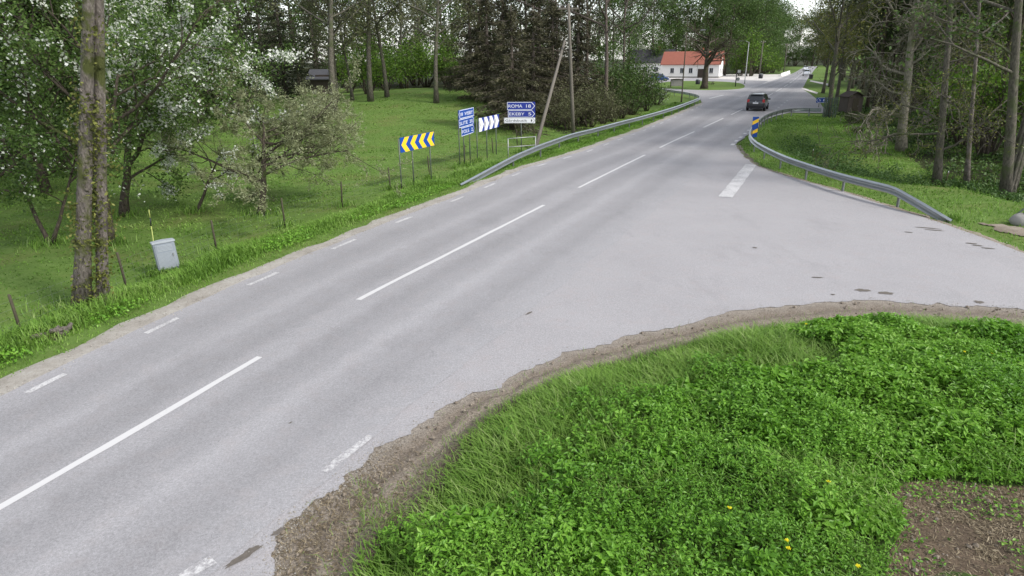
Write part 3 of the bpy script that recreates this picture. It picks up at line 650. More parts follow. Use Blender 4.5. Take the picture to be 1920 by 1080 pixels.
def make_bush(name, label, loc, R, H, seed, mat, n=2500, size=.14, group=None, cat='bush', bark='bark_brown', blossom=0):
    rng = np.random.default_rng(seed); root = empty(name, loc, label, cat, group); mb = MB(); ends = []
    k = 9
    for i in range(k):
        a = 6.283 * (i + rng.random()) / k; tilt = .15 + .75 * rng.random()
        Pb = dict(levels=2, n=(5, 4), segs=(5, 4, 3), trop=(.05, .05, .02), wob=(.12, .18, .2), ang=(.7, .8), ratio=(.55, .55), clear=.25, shape=lambda f: 1.0, flare=1, endr0=.4)
        L = math.hypot(R * math.sin(tilt), H * math.cos(tilt)) * .85
        grow(mb, rng, Vector((math.cos(a) * .1 * R, math.sin(a) * .1 * R, -.1)), Vector((math.cos(a) * math.sin(tilt) * R / H * 1.1, math.sin(a) * math.sin(tilt) * R / H * 1.1, math.cos(tilt))).normalized(), L, .03 + .012 * H, 0, Pb, ends, (5, 3, 3, 3))
    mb.obj('branches', bark, root); c, dr, tn = leaf_points(ends, rng, n / len(ends), .10 * R)
    c[:, 2] = np.maximum(c[:, 2], .03); leaves('foliage', c, size, mat, rng, root, tn, .35, .6)
    if blossom: c, dr, tn = leaf_points(ends, rng, blossom / len(ends), .08 * R); leaves('blossom', c, size * .6, 'blossom', rng, root, tn, .1, .9)
    return root
def put(src, loc, s=1.0, rz=0.0, label=None, group=None, sz=None):
    c = copy_tree(src); c.location = loc; c.rotation_euler = (0, 0, rz); c.scale = (s, s, sz or s)
    if label: c['label'] = label
    if group: c['group'] = group
    return c
def lean_to(base, px, py, dy=0.0):
    """direction from a trunk's foot towards a pixel it passes through"""
    q = on_plane(px, py, Vector(base) + Vector((0, dy, 0)), Vector((0, 1, 0))) - Vector(base); return tuple(q.normalized())
def at(px, py, depth=None):
    """ground point under a pixel; with depth (metres along +Y) a spot further back along the same bearing"""
    if depth is None: return GT(px, py)
    d = ray(px, py); k = depth / d.y; x, y = d.x * k, depth; return Vector((x, y, float(zt(x, y))))

# ------------------------------------------------------------------ left garden trees
# mossy two-stemmed tree by the road
TB = at(150, 583); TD1 = Vector(lean_to(TB, 160, 110)); TD2 = Vector(lean_to(TB + Vector((.36, .30, 0)), 186, 110))
def twin_extra(mb, rng, ends, P):
    b_ = Vector((.36, .30, 0)); pts = [b_ + Vector((0, 0, -.15)), b_ + TD2 * .6, b_ + TD2 * 1.8, b_ + TD2 * 3.6, b_ + TD2 * 6, b_ + TD2 * 9, b_ + TD2 * 12]
    mb.tube(pts, [.20, .14, .125, .12, .11, .09, .05], 10)
    for i in range(5):
        mb.tube([(.2 + .1 * i, .3, .35 - .05 * i), (.35 + .14 * i, .12 - .2 * (i % 2), .12), (.55 + .12 * i, -.05 - .25 * (i % 2), -.1)], [.13, .09, .04], 6)
    for i in range(60):       # knots and burrs on both stems
        z = rng.random() * 6; a = rng.random() * 6.28; s = i % 2
        c = TD1 * z if s else b_ + TD2 * z
        rr = .15 if s else .11; q = c + Vector((math.cos(a), math.sin(a), 0)) * rr
        mb.tube([q - Vector((0, 0, .05)), q + Vector((math.cos(a) * .02, math.sin(a) * .02, 0)), q + Vector((0, 0, .05))], [.012, .045, .012], 6)
    Pt = dict(P); 
    for j in range(6, 7):
        for q in range(5):
            a = rng.random() * 6.28; grow(mb, rng, pts[j].lerp(pts[j - 1], rng.random()), Vector((math.cos(a), math.sin(a), .35)).normalized(), 2.6, .05, 2, P, ends)
TP = dict(BROAD, levels=3, n=(13, 5, 4), clear=.57, wob=(.006, .12, .2, .25), trop=(.0, .04, .02, 0), ratio=(.24, .5, .5), flare=1.3, endr0=.3, rr=.3)
tw = make_tree('twin_stem_tree', 'tall mossy twin-stemmed tree with pale bark standing between road and lawn', TB, 13, .18, TP, 11, 'leaf_mid', 30, .17, .12, 'bark_grey', d0=tuple(TD1), extra=twin_extra)
rng = np.random.default_rng(77)       # ivy and sprouts on the stems
c = []
for i in range(64):
    z = rng.random() ** 1.2 * 6.5 + .25; a = rng.random() * 6.28 - .3; s = rng.random() < .6
    o = np.array(TD1) * z + np.array([.16, .05, 0]) if rng.random() < .45 else (np.array([.36, .30, 0]) + np.array(TD2) * z if s else np.array(TD1) * z)
    k = int(rng.integers(20, 70)); c.append(o + np.array([math.cos(a), math.sin(a), 0]) * .17 + rng.normal(size=(k, 3)) * (.10, .10, .20))
leaves('ivy', np.vstack(c), .085, 'leaf_yellow', rng, tw, None, .2, .6)
# white blossoming trees
FL = dict(BROAD, levels=3, n=(10, 6, 5), clear=.22, ratio=(.55, .5, .45), wob=(.09, .14, .2, .25), ang=(.9, .8, .8), trop=(.03, .03, .0, -.02))
make_tree('blossom_tree', 'large apple tree full of white blossom with forked dark trunk on lawn', at(232, 405), 6.4, .17, FL, 21, 'leaf_fresh', 46, .20, .12, 'bark_brown', d0=(.06, 0, 1), blossom=(40, .22, .095))
FL2 = dict(FL, n=(8, 6, 5), clear=.35)
make_tree('blossom_tree', 'dark-trunked blossom tree close behind the mossy twin stems', at(203, 458), 5.6, .14, FL2, 25, 'leaf_fresh', 34, .19, .11, 'bark_brown', d0=(.16, .1, 1), blossom=(5, .18, .09))
def v_extra(mb, rng, ends, P): grow(mb, rng, Vector((.03, 0, 0)), Vector((.38, .05, 1)).normalized(), 3.6, .065, 0, dict(P, n=(6, 4, 4)), ends)
make_tree('v_stem_tree', 'small tree with a thin v-shaped double trunk on the lawn', at(96, 458), 4.2, .075, dict(FL, n=(7, 5, 4), clear=.4), 31, 'leaf_mid', 36, .2, .11, 'bark_brown', d0=(-.25, 0, 1), blossom=(2, .18, .08), extra=v_extra)
make_tree('leaning_tree', 'slim leaning sapling with white blossom between the two big fruit trees', at(363, 398), 2.7, .075, dict(FL, levels=2, n=(7, 5), clear=.42, ratio=(.42, .5), wob=(.06, .15, .2)), 41, 'leaf_apple', 14, .10, .075, 'bark_brown', d0=(.55, .1, .75), blossom=(16, .10, .07))
AP = dict(BROAD, levels=4, n=(15, 6, 4, 3), clear=.36, ratio=(.90, .50, .5, .45), ang=(1.32, .7, .75, .8), trop=(.02, .035, .05, .03, .02), wob=(.08, .15, .2, .22, .25), rr=.36, shape=lambda f: 1.15 - .45 * f)
make_tree('apple_tree', 'spreading old apple tree with pale twiggy olive crown and short trunk', at(490, 402), 3.5, .15, AP, 51, 'leaf_apple', 22, .07, .10, 'bark_brown', d0=(.20, 0, 1), align=True, aspect=.35)

# ------------------------------------------------------------------ prototypes for the woods
def shape_hi(f): return .75 + .5 * math.sin(math.pi * f)
A1 = dict(BROAD, levels=3, n=(12, 5, 4), clear=.32, ratio=(.34, .5, .5), wob=(.03, .12, .18, .2), shape=shape_hi, rr=.32)
near_back = at(40, 300)
p_dark = make_tree('broadleaf_tree', 'dense dark broadleaf tree at the left edge of the garden lawn', at(20, 318, 36), 12, .28, dict(A1, clear=.07, n=(19, 6, 4), ratio=(.36, .5, .5), trop=(.03, .0, .0, -.03)), 61, 'leaf_dark', 27, .34, .21, 'bark_brown', group='dark trees behind the garden lawn')
for i, (px, dpt, s) in enumerate([(110, 36, 1.0), (70, 29, .75), (-40, 27, .8), (170, 33, .8), (215, 42, .95), (-90, 34, 1.05), (320, 46, 1.0), (-10, 48, 1.1), (390, 56, 1.0), (160, 58, 1.1)]):
    put(p_dark, at(px, 300, dpt), s, i * 1.3, 'dense dark broadleaf tree at the left edge of the garden lawn')
p_con = make_conifer('conifer', 'dark spruce with drooping low branches behind the apple tree', at(405, 212), 15, 3.6, 71, 'leaf_conifer', group='dark spruces behind the apple tree')
for i, (px, dpt, s) in enumerate([(470, 72, 1.0), (540, 76, .95), (345, 66, 1.1), (600, 92, 1.0), (505, 90, 1.1), (440, 60, .8)]):
    put(p_con, at(px, 200, dpt), s, i * 1.1)
p_tall = make_tree('park_tree', 'tall park tree with straight bare grey trunk at the top edge of the lawn', at(695, 190), 17, .28, dict(A1, clear=.30, n=(12, 5, 4)), 81, 'leaf_olive', 13, .45, .26, 'bark_lichen', group='tall trunks along the top of the lawn')
for i, (px, py, s) in enumerate([(627, 214, 1.1), (726, 182, .8), (788, 156, 1.05), (818, 193, .85), (661, 188, .6), (633, 192, .7), (752, 165, .7)]):
    put(p_tall, at(px, py), s, i * 2.1, {0: 'thick grey trunk standing beside the dark garden shed', 3: 'slim straight trunk standing alone on the open crest of the lawn'}.get(i))
p_br = make_bush('bright_bush', 'bright yellow-green bush beyond the crest of the lawn', at(690, 176), 3.2, 4.2, 91, 'leaf_bright', 2600, .24, group='bright green bushes beyond the lawn')
for i, (px, dpt, s) in enumerate([(655, 86, .9), (725, 90, 1.05), (760, 95, 1.1), (800, 98, 1.15), (840, 96, 1.0), (870, 92, .9), (780, 104, 1.4), (710, 104, 1.4), (840, 106, 1.4), (650, 102, 1.2)]):
    put(p_br, at(px, 170, dpt), s, i * 1.7)
# dark firs and scrub behind the direction signs
p_fir = make_conifer('brown_fir', 'brownish evergreen with layered low branches behind the direction signs', at(960, 243), 9, 3.0, 101, 'leaf_brownfir', size=.24, dens=1.25, group='dark evergreens behind the direction signs')
for i, (px, dpt, s) in enumerate([(915, 66, 1.15), (885, 76, 1.2), (1000, 60, 1.0), (1035, 62, 1.1), (945, 76, 1.4), (1010, 76, 1.5), (1080, 66, 1.2)]):
    put(p_fir, at(px, 220, dpt), s, i * .9)
p_pine = make_tree('pine', 'bare-stemmed pine rising out of the scrub by the left guard rail', at(1135, 222), 14, .22, dict(A1, clear=.45, n=(11, 4, 4)), 111, 'leaf_conifer', 14, .4, .22, 'bark_pine', group='pines in the scrub')
for i, (px, dpt, s) in enumerate([(1045, 70, 1.0), (985, 80, 1.05), (900, 84, 1.1), (1100, 80, 1.0), (1165, 88, 1.0)]): put(p_pine, at(px, 200, dpt), s, i * 1.9)
p_sc = make_bush('scrub_bush', 'leafy mid-green scrub bush behind the left guard rail', at(1185, 215), 2.3, 4.2, 121, 'leaf_mid', 3000, .20, group='scrub behind the left guard rail')
for i, (px, py, s) in enumerate([(1212, 208, .6), (1165, 222, .7), (1140, 212, 1.0), (1192, 196, 1.0), (1165, 200, 1.2)]): put(p_sc, at(px, py), s, i * 2.3)
p_ol = make_bush('olive_bush', 'thin olive-brown bush at the foot of the wooden pole', at(1105, 238), 2.0, 2.6, 131, 'leaf_olive', 1700, .14, group='olive bushes by the wooden pole')
for i, (px, py, s) in enumerate([(1065, 243, .7), (1130, 232, .75), (1150, 228, .8), (1088, 232, 1.1), (1045, 236, .9), (1120, 224, 1.2)]): put(p_ol, at(px, py), s, i * 1.4)
# far wood that closes the view on the left
p_far = make_tree('forest_tree', 'mid-green tree in the wood beyond the lawn', at(560, 150, 105), 17, .25, dict(A1, clear=.14, n=(15, 5, 4), ratio=(.33, .5, .5)), 141, 'leaf_mid', 13, .5, .42, group='far wood beyond the lawn')
rng = np.random.default_rng(8)
for i in range(34):
    px = -120 + 1270 * (i + rng.random() * .8) / 34; dpt = 108 + rng.random() * 55
    put(p_far, at(px, 160, dpt), .8 + .4 * rng.random(), rng.random() * 6)
# ------------------------------------------------------------------ right-hand wood
BA = dict(BROAD, levels=4, n=(20, 5, 4, 3), clear=.16, ratio=(.21, .55, .5, .5), ang=(1.25, .75, .8, .8), segs=(9, 6, 5, 4, 3), trop=(.01, -.015, .0, -.01, -.01), wob=(.03, .26, .32, .36, .36), rr=.30, shape=lambda f: 1.15 - .5 * f, minr=.024, flare=1.35)
p_bare = make_tree('gnarled_tree', 'big grey gnarled tree with tangled bare branches reaching down to the grass', at(1690, 284), 13, .28, dict(BA), 151, 'leaf_olive', 4, .09, .10, 'bark_gnarl', d0=lean_to(at(1690, 284), 1705, 110))
make_tree('mossy_tree', 'mossy trunk sprouting crooked twigs, standing beyond the middle of the right guard rail', at(1757, 346), 13, .175, dict(BA, minr=.012, n=(16, 5, 4, 3), ratio=(.24, .55, .5, .5), clear=.08), 161, 'leaf_yellow', 6, .09, .085, 'bark_lichen', d0=lean_to(at(1757, 346), 1766, 110))
make_tree('slender_tree', 'slender pale trunk between the mossy trunk and the thick fluted trunk', at(1812, 349), 13, .105, dict(A1, clear=.45, n=(9, 4, 3), wob=(.008, .15, .2, .2), trop=(0, .05, .03, 0), flare=1.5), 171, 'leaf_bright', 9, .25, .15, 'bark_grey', d0=lean_to(at(1812, 349), 1830, 110))
def thick_extra(mb, rng, ends, P):
    for a in range(7):
        q = a * .9; mb.tube([(math.cos(q) * .24, math.sin(q) * .24, -.15), (math.cos(q) * .18, math.sin(q) * .18, .6), (math.cos(q) * .15 + .05, math.sin(q) * .15, 2.2), (math.cos(q) * .1 + .15, math.sin(q) * .1, 5)], [.14, .09, .08, .05], 6)
    mb.tube([(.55, .5, -.15), (.6, .5, 2), (.75, .5, 6), (.9, .6, 10)], [.2, .15, .13, .08], 8)
make_tree('thick_tree', 'thick fluted grey trunk at the edge of the dark wood near the bare path', at(1886, 372), 14, .22, dict(A1, clear=.35, n=(10, 5, 4), wob=(.008, .15, .2, .2), trop=(0, .05, .03, 0)), 181, 'leaf_mid', 9, .3, .17, 'bark_lichen', d0=lean_to(at(1886, 372), 1906, 130), extra=thick_extra)
for i, (px, dpt, s) in enumerate([(1695, 64, .95), (1735, 52, 1.05), (1668, 80, 1.0), (1790, 52, 1.0), (1690, 78, 1.1)]):
    c_ = put(p_bare, at(px, 220, dpt), s, 1.1 + i * 1.8, 'bare tangled grey tree deeper in the wood beyond the right guard rail', 'bare trees deeper in the right wood')
p_gb = make_bush('understory_bush', 'fresh green understory bush among the trunks of the right wood', at(1800, 300, 40), 2.4, 4.2, 191, 'leaf_bright', 2300, .18, group='green understory in the right wood')
for i, (px, dpt, s, sz) in enumerate([(1850, 36, 1.0, 1.2), (1900, 40, 1.1, 1.3), (1770, 44, 1.0, 1.1), (1960, 34, 1.1, 1.2), (1830, 52, 1.3, 1.7), (1920, 52, 1.3, 1.8), (1740, 60, 1.2, 1.4), (1640, 82, 1.2, 1.0), (1690, 70, .9, .8)]):
    put(p_gb, at(px, 280, dpt), s, i * 1.3, None, None, sz)
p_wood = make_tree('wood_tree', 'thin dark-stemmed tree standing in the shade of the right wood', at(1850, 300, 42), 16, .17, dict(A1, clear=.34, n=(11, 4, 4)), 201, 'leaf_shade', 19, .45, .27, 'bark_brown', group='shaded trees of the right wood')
rng = np.random.default_rng(19)
for i in range(40):
    px = 1610 + 480 * rng.random(); dpt = 34 + 62 * rng.random()
    if px < 1720: dpt = max(dpt, 66)
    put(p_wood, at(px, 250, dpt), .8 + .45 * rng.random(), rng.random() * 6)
for i in range(24): put(p_far, at(1590 + 22 * i + 20 * rng.random(), 160, 100 + 40 * rng.random()), .9 + .4 * rng.random(), rng.random() * 6, 'mid-green tree closing the back of the right wood', 'back of the right wood')
# trees along the far road
p_rd = make_tree('roadside_tree', 'yellow-green tree on the right verge of the far road', at(1553, 219), 11, .23, dict(A1, clear=.30, n=(12, 5, 4), ratio=(.34, .5, .5)), 211, 'leaf_yellow', 13, .28, .19, 'bark_lichen', group='trees on the right verge of the far road')
p_rd['label'] = 'yellow-green tree rising out of the green slatted tree guard'; del p_rd['group']
rl = 'yellow-green tree on the right verge of the far road'; rg = 'trees on the right verge of the far road'
for i, (t_off, o, s) in enumerate([(92, -13, .9), (112, -11, 1.0), (132, -12, 1.1), (152, -10, 1.1), (175, -11, 1.2), (200, -11, 1.2), (228, -12, 1.2), (255, -11, 1.3), (120, -19, 1.1), (145, -20, 1.2), (175, -19, 1.2), (215, -19, 1.3), (285, -12, 1.3)]):
    q = at_st(t_off + st_px(1356, 222) - 45, o); put(p_rd, Vector((q[0], q[1], float(zt(*q)))), s, i * 1.6, rl, rg)
for i, (px, dpt, s) in enumerate([(1572, 78, .95), (1545, 100, 1.0), (1592, 92, 1.0), (1556, 120, 1.1)]): put(p_rd, at(px, 160, dpt), s, 2 + i, 'yellow-green tree behind the small blue arrow sign', 'trees behind the small blue arrow sign')
for i in range(26):
    t = 150 + 11 * i; o = 15 + 9 * rng.random()
    q = at_st(min(t, CT[-1] - 1) if t < CT[-1] else CT[-1] - 1, o + max(0, 0)) if t < CT[-1] - 2 else at_st(CT[-1] - 2, -30 + 6 * (i - 20))
    if t < 215: continue
    put(p_far, Vector((q[0], q[1], 0)), .9 + .5 * rng.random(), rng.random() * 6, 'tree in the wood along the left of the far road', 'wood along the left of the far road')
e0 = CL[-1]
for i in range(44):
    x = e0[0] - 90 + 6 * i + 5 * rng.random(); y = e0[1] + 12 + 60 * rng.random(); put(p_far, Vector((x, y, 0)), 1.1 + .4 * rng.random(), rng.random() * 6, 'distant tree closing the end of the road', 'distant trees at the end of the road')
for i, (px, dpt, s) in enumerate([(1180, 205, 1.2), (1225, 210, 1.3), (1265, 215, 1.2), (1300, 220, 1.3), (1340, 215, 1.1), (1380, 212, 1.2), (1150, 170, 1.2), (1245, 235, 1.3), (1320, 240, 1.4), (1420, 240, 1.3)]):
    put(p_far, at(px, 140, dpt), s, i, 'tree behind the white house with the red roof', 'trees behind the white house')
put(p_br, at(1405, 139, 190), 2.2, .3, 'bright lime-green tree beside the forecourt, right of the white house', 'lime-green growth by the forecourt')
for i, (px, dpt, s) in enumerate([(1432, 215, 1.0), (1448, 225, 1.2), (1388, 196, 1.3), (1460, 245, .9)]): put(p_br, at(px, 139, dpt), s, i, 'low lime-green bush at the wood edge by the far road', 'low lime bushes by the far road')
for i in range(16):
    q = e0 + np.array([-42 + 6.5 * i, 14 + 10 * rng.random()]); put(p_sc, Vector((q[0], q[1], 0)), 1.7 + .7 * rng.random(), i * 1.1, 'leafy bush under the distant trees at the end of the road', 'bushes at the end of the road')
for i in range(12):
    q = at_st(150 + 15 * i, -17 - 5 * rng.random()); put(p_sc, Vector((q[0], q[1], float(zt(*q)))), 1.1 + .5 * rng.random(), i * 1.7, 'leafy bush on the right verge of the far road', 'bushes on the right verge of the far road')
for i in range(9):
    q = at_st(235 + 12 * i, 11 + 4 * rng.random()); put(p_sc, Vector((q[0], q[1], 0)), 1.2 + .5 * rng.random(), i * 1.9, 'leafy bush on the left verge of the far road', 'bushes on the left verge of the far road')
# spreading tree on the grass island
IS = dict(BROAD, levels=3, n=(10, 5, 4), clear=.42, ratio=(.62, .5, .5), ang=(1.2, .8, .8), shape=lambda f: 1.1 - .3 * f)
make_tree('island_tree', 'dark thick-trunked spreading tree on the small grass island', at(1320, 168), 8.5, .62, IS, 221, 'leaf_olive', 6, .25, .18, 'bark_brown')
make_bush('bush', 'low brownish bush on the grass in front of the wooden hut', at(1600, 232), 1.2, .8, 231, 'leaf_olive', 700, .10)
make_bush('bush', 'small dark green bush on the grass near the gnarled trees', at(1607, 250), .55, .6, 232, 'leaf_dark', 500, .07)
make_bush('bush', 'pale flowering bush at the corner of the left scrub', at(1232, 196), 1.5, 2.0, 233, 'leaf_olive', 900, .14, blossom=350)
# ------------------------------------------------------------------ grass and weeds
def proj(p):
    R_ = np.array(CAM_M); q = (np.asarray(p) - np.array([0, 0, CAM_H])) @ R_
    return 960 + FPX * q[:, 0] / -q[:, 2], 540 - FPX * q[:, 1] / -q[:, 2], -q[:, 2]
def in_frame(p, m=40):
    a, b_, d = proj(p); return (a > -m) & (a < 1920 + m) & (b_ > -m) & (b_ < 1080 + m) & (d > 1)
def blades(root, h, w, rng, lean=.35, wind=(0, 0)):
    n = len(root); a = rng.random(n) * 6.283; d = np.stack([np.cos(a), np.sin(a), 0 * a], 1); s = np.stack([-np.sin(a), np.cos(a), 0 * a], 1)
    ln = (h * lean * (.3 + 1.2 * rng.random(n)))[:, None]; up = np.array([0, 0, 1.]); h_ = h[:, None]; w_ = np.broadcast_to(w, (n,))[:, None]
    wd = np.array([wind[0], wind[1], 0.]) * h_
    m = root + d * ln * .35 + up * h_ * .6 + wd * .35; t = root + d * ln + up * h_ * (1 - .25 * lean) + wd
    v = np.stack([root - s * w_ * .5, root + s * w_ * .5, m - s * w_ * .42, m + s * w_ * .42, t - s * w_ * .08, t + s * w_ * .08], 1).reshape(-1, 3)
    i = np.arange(n) * 6; f = np.stack([np.stack([i, i + 1, i + 3, i + 2], 1), np.stack([i + 2, i + 3, i + 5, i + 4], 1)], 1).reshape(-1, 4)
    return v, f
def grass_obj(name, root, h, w, mat, rng, label, cat, lean=.35, tint=None, wind=(0, 0), parent=None):
    v, f = blades(root, h, w, rng, lean, wind); t = rng.random(len(root)) if tint is None else tint
    o = link(name, np_mesh(name, v, f, np.repeat(np.clip(t, 0, 1), 2)), mat, parent); return tag(o, label, cat, kind='stuff')
rng = np.random.default_rng(3)
MEAD = np.vstack([GE[:-1], [GE[-2] + [0, -12], [-3.5, -2], GE[0] + [-.1, -2]]])
def scatter(poly_test, x0, x1, y0, y1, n):
    x = x0 + (x1 - x0) * rng.random(n); y = y0 + (y1 - y0) * rng.random(n); k = poly_test(x, y); return x[k], y[k]
bare_d = lambda x, y: dist_poly(x, y, BARE)
def mead_test(x, y):
    k = inpoly(x, y, MEAD) & ~inpoly(x, y, BARE); k &= in_frame(np.stack([x, y, 0 * x + .2], 1), 90)
    return k
GB = [(*G(a, b_)[:2], r_) for a, b_, r_ in ((1000, 800, 1.1), (1200, 730, 1.2), (1150, 850, .8), (1580, 930, .75), (1450, 690, 1.0), (860, 920, .8), (1330, 640, 1.2))]
# grassiness: tall grass along the road side and in drifts, nettles and goutweed elsewhere
def grassy(x, y):
    d = dist_poly(x, y, GE); g = .62 * np.exp(-(d / .9) ** 2) + .95 * (vnoise(x, y, 1.7, 31) - .42) + .5 * (vnoise(x + 5, y, .6, 32) - .5)
    a, b_, _ = proj(np.stack([x, y, 0 * x], 1))
    for qx, qy, r_ in GB: g += .62 * np.exp(-(((x - qx) ** 2 + (y - qy) ** 2) / r_ ** 2))
    return np.clip(g - .02, 0, 1)
def canopy(x, y):
    d = np.minimum(dist_poly(x, y, GE), bare_d(x, y) * .8); return (.10 + .26 * sstep(0, .8, d)) * (.45 + .75 * vnoise(x, y, .9, 33) + .5 * vnoise(x, y, .35, 34))
x, y = scatter(mead_test, -4, 16, 3.5, 14, 60000); keep = rng.random(len(x)) > grassy(x, y) * 1.7 - .12; x, y = x[keep], y[keep]
hp = canopy(x, y); n_l = 11; N = len(x)
big_ = vnoise(x, y, .5, 77); px_ = np.repeat(x, n_l); py_ = np.repeat(y, n_l); hh = np.repeat(hp, n_l); u = rng.random(N * n_l) ** .6
a = rng.random(N * n_l) * 6.283; ro_ = (.02 + .055 * rng.random(N * n_l)) * (1.25 - .6 * u)
c = np.stack([px_ + np.cos(a) * ro_, py_ + np.sin(a) * ro_, zt(px_, py_) + hh * (.25 + .8 * u) + .02], 1)
dr = np.stack([np.cos(a), np.sin(a), -.35 + 0 * a], 1)
patch = np.repeat(vnoise(x, y, 1.3, 35), n_l); tn = np.clip(.18 + .38 * u * rng.random(N * n_l) + .28 * rng.random(N * n_l) + .45 * (patch - .45), 0, 1)
far_s = 1 + .35 * sstep(7, 12, py_)
o = leaves('weed_leaves', c, .060 * far_s * np.repeat(.65 + .55 * vnoise(x, y, .8, 36) + .75 * sstep(.62, .8, big_), n_l), 'leaf_weed', rng, None, tn, .75, .44, dr); tag(o, 'lush green nettles and ground elder filling the foreground bank', 'weeds', kind='stuff')
x, y = scatter(mead_test, -4, 16, 3.5, 14, 620000); g = grassy(x, y); k = rng.random(len(x)) < (.10 + .9 * g) * .62; x, y = x[k], y[k]
h = (.18 + .27 * rng.random(len(x))) * (.6 + .8 * vnoise(x, y, 1.1, 37)) * (.55 + .5 * sstep(0, .7, dist_poly(x, y, GE)))
ti = np.clip(.35 + .45 * rng.random(len(x)) + .5 * (vnoise(x, y, .5, 38) - .5) + .5 * (rng.random(len(x)) < .06), 0, 1)
grass_obj('tall_grass', np.stack([x, y, zt(x, y)], 1), h * 1.0, .012 + .007 * rng.random(len(x)), 'leaf_grass', rng, 'tall green grass growing through the foreground bank', 'grass', .65, ti, (-.10, -.05))
# scrappy grass and straw on the dirt shoulder and on the bare earth
def dirt_test(x, y):
    k = inpoly(x, y, DIRT) & in_frame(np.stack([x, y, 0 * x], 1)); dg = dist_poly(x, y, GE)
    a_, b_, _ = proj(np.stack([x, y, 0 * x], 1)); low = sstep(830, 1000, b_) * sstep(560, 700, a_)
    return k & (rng.random(len(x)) < np.exp(-dg / .16) * 1.0 + .45 * low * (vnoise(x, y, .35, 39) > .5))
x, y = scatter(dirt_test, -4, 14, 3.5, 14, 150000)
grass_obj('verge_grass', np.stack([x, y, 0 * x - .005], 1), .05 + .10 * rng.random(len(x)), .006, 'leaf_grass', rng, 'scruffy short grass creeping over the dirt shoulder', 'grass', 1.1, np.clip(.3 + .7 * rng.random(len(x)), 0, 1))
def straw_test(x, y):
    f = in_frame(np.stack([x, y, 0 * x], 1)); a_, b_, _ = proj(np.stack([x, y, 0 * x], 1)); low = sstep(800, 960, b_) * (a_ < 900)
    return f & ((inpoly(x, y, BARE) & (rng.random(len(x)) < .25 + .75 * (vnoise(x, y, .4, 40) > .55))) | (inpoly(x, y, DIRT) & (rng.random(len(x)) < .5 * low)))
x, y = scatter(straw_test, -4, 9, 3.5, 9, 260000); inb = inpoly(x, y, BARE)
c = np.stack([x, y, np.where(inb, .118, .0) + .006 * rng.random(len(x))], 1)
o = leaves('straw', c, .045 + .05 * rng.random(len(x)), 'leaf_dry', rng, None, np.clip(rng.random(len(x)) ** 1.6, 0, 1), 2.5, .10); tag(o, 'dry straw and mown grass litter over bare soil', 'straw', kind='stuff')
x, y = scatter(lambda x, y: inpoly(x, y, BARE) & (rng.random(len(x)) < .8 * (vnoise(x, y, .5, 41) > .6) + .9 * np.exp(-bare_d(x, y) / .12)), 3, 10, 3.5, 8, 16000)
o = leaves('seedling_leaves', np.stack([x, y, .13 + .05 * rng.random(len(x))], 1), .045, 'leaf_weed', rng, None, None, .8); tag(o, 'small green seedlings sprouting from the bare soil', 'weeds', kind='stuff')
# loose gravel swept along the asphalt edges
mb = MB()
def stones(poly, n, spread, s0, s1, zf):
    for i in range(n):
        j = rng.integers(0, len(poly) - 1); w = rng.random(); q = poly[j] * (1 - w) + poly[j + 1] * w + rng.normal(size=2) * spread
        if not in_frame(np.array([[q[0], q[1], 0]]))[0]: continue
        s = s0 + (s1 - s0) * rng.random() ** 3; z = zf
        v = [Vector(k_) * s * (.7 + .6 * rng.random()) + Vector((q[0], q[1], z + s * .35)) for k_ in ((1, 0, 0), (-1, 0, 0), (0, 1, 0), (0, -1, 0), (0, 0, .8), (0, 0, -.5))]
        mb.add(v, [(0, 2, 4), (2, 1, 4), (1, 3, 4), (3, 0, 4), (2, 0, 5), (1, 2, 5), (3, 1, 5), (0, 3, 5)])
stones(NEAR, 1700, .09, .004, .014, .006); stones(NEAR, 900, .35, .003, .010, .012); stones(FAR, 700, .12, .006, .02, .006)
LE = np.array([at_st(t, float(wl(t)) + WL_EDGE + .1) for t in np.linspace(8, 45, 120)]); stones(LE, 2600, .12, .005, .022, .006)
tag(mb.obj('loose_gravel', 'gravel'), 'loose gravel swept along the edges of the asphalt', 'gravel', kind='stuff')
# earth clods on the shoulder and the bare patch
mb = MB()
for i in range(700):
    if i < 330: x, y = 4 + 4.5 * rng.random(), 4.5 + 2.5 * rng.random(); ok = inpoly(np.array([x]), np.array([y]), BARE)[0]; z = .115
    else:
        j = rng.integers(0, len(NEAR)); w = rng.random(); q = NEAR[j] * (1 - w) + GRASS[min(len(GRASS) - 1, int(j * len(GRASS) / len(NEAR)))] * w; x, y = q + rng.normal(size=2) * .1; ok = inpoly(np.array([x]), np.array([y]), DIRT)[0]; z = 0
    if not ok: continue
    s = .012 + .03 * rng.random() ** 2; v = [Vector(q) * s * (.7 + .6 * rng.random()) + Vector((x, y, z + s * .3)) for q in ((1, 0, 0), (-1, 0, 0), (0, 1, 0), (0, -1, 0), (0, 0, .8), (0, 0, -.5))]
    mb.add(v, [(0, 2, 4), (2, 1, 4), (1, 3, 4), (3, 0, 4), (2, 0, 5), (1, 2, 5), (3, 1, 5), (0, 3, 5)])
tag(mb.obj('earth_clods', 'dirt'), 'crumbled clods and pebbles on the dirt shoulder', 'clods', kind='stuff')
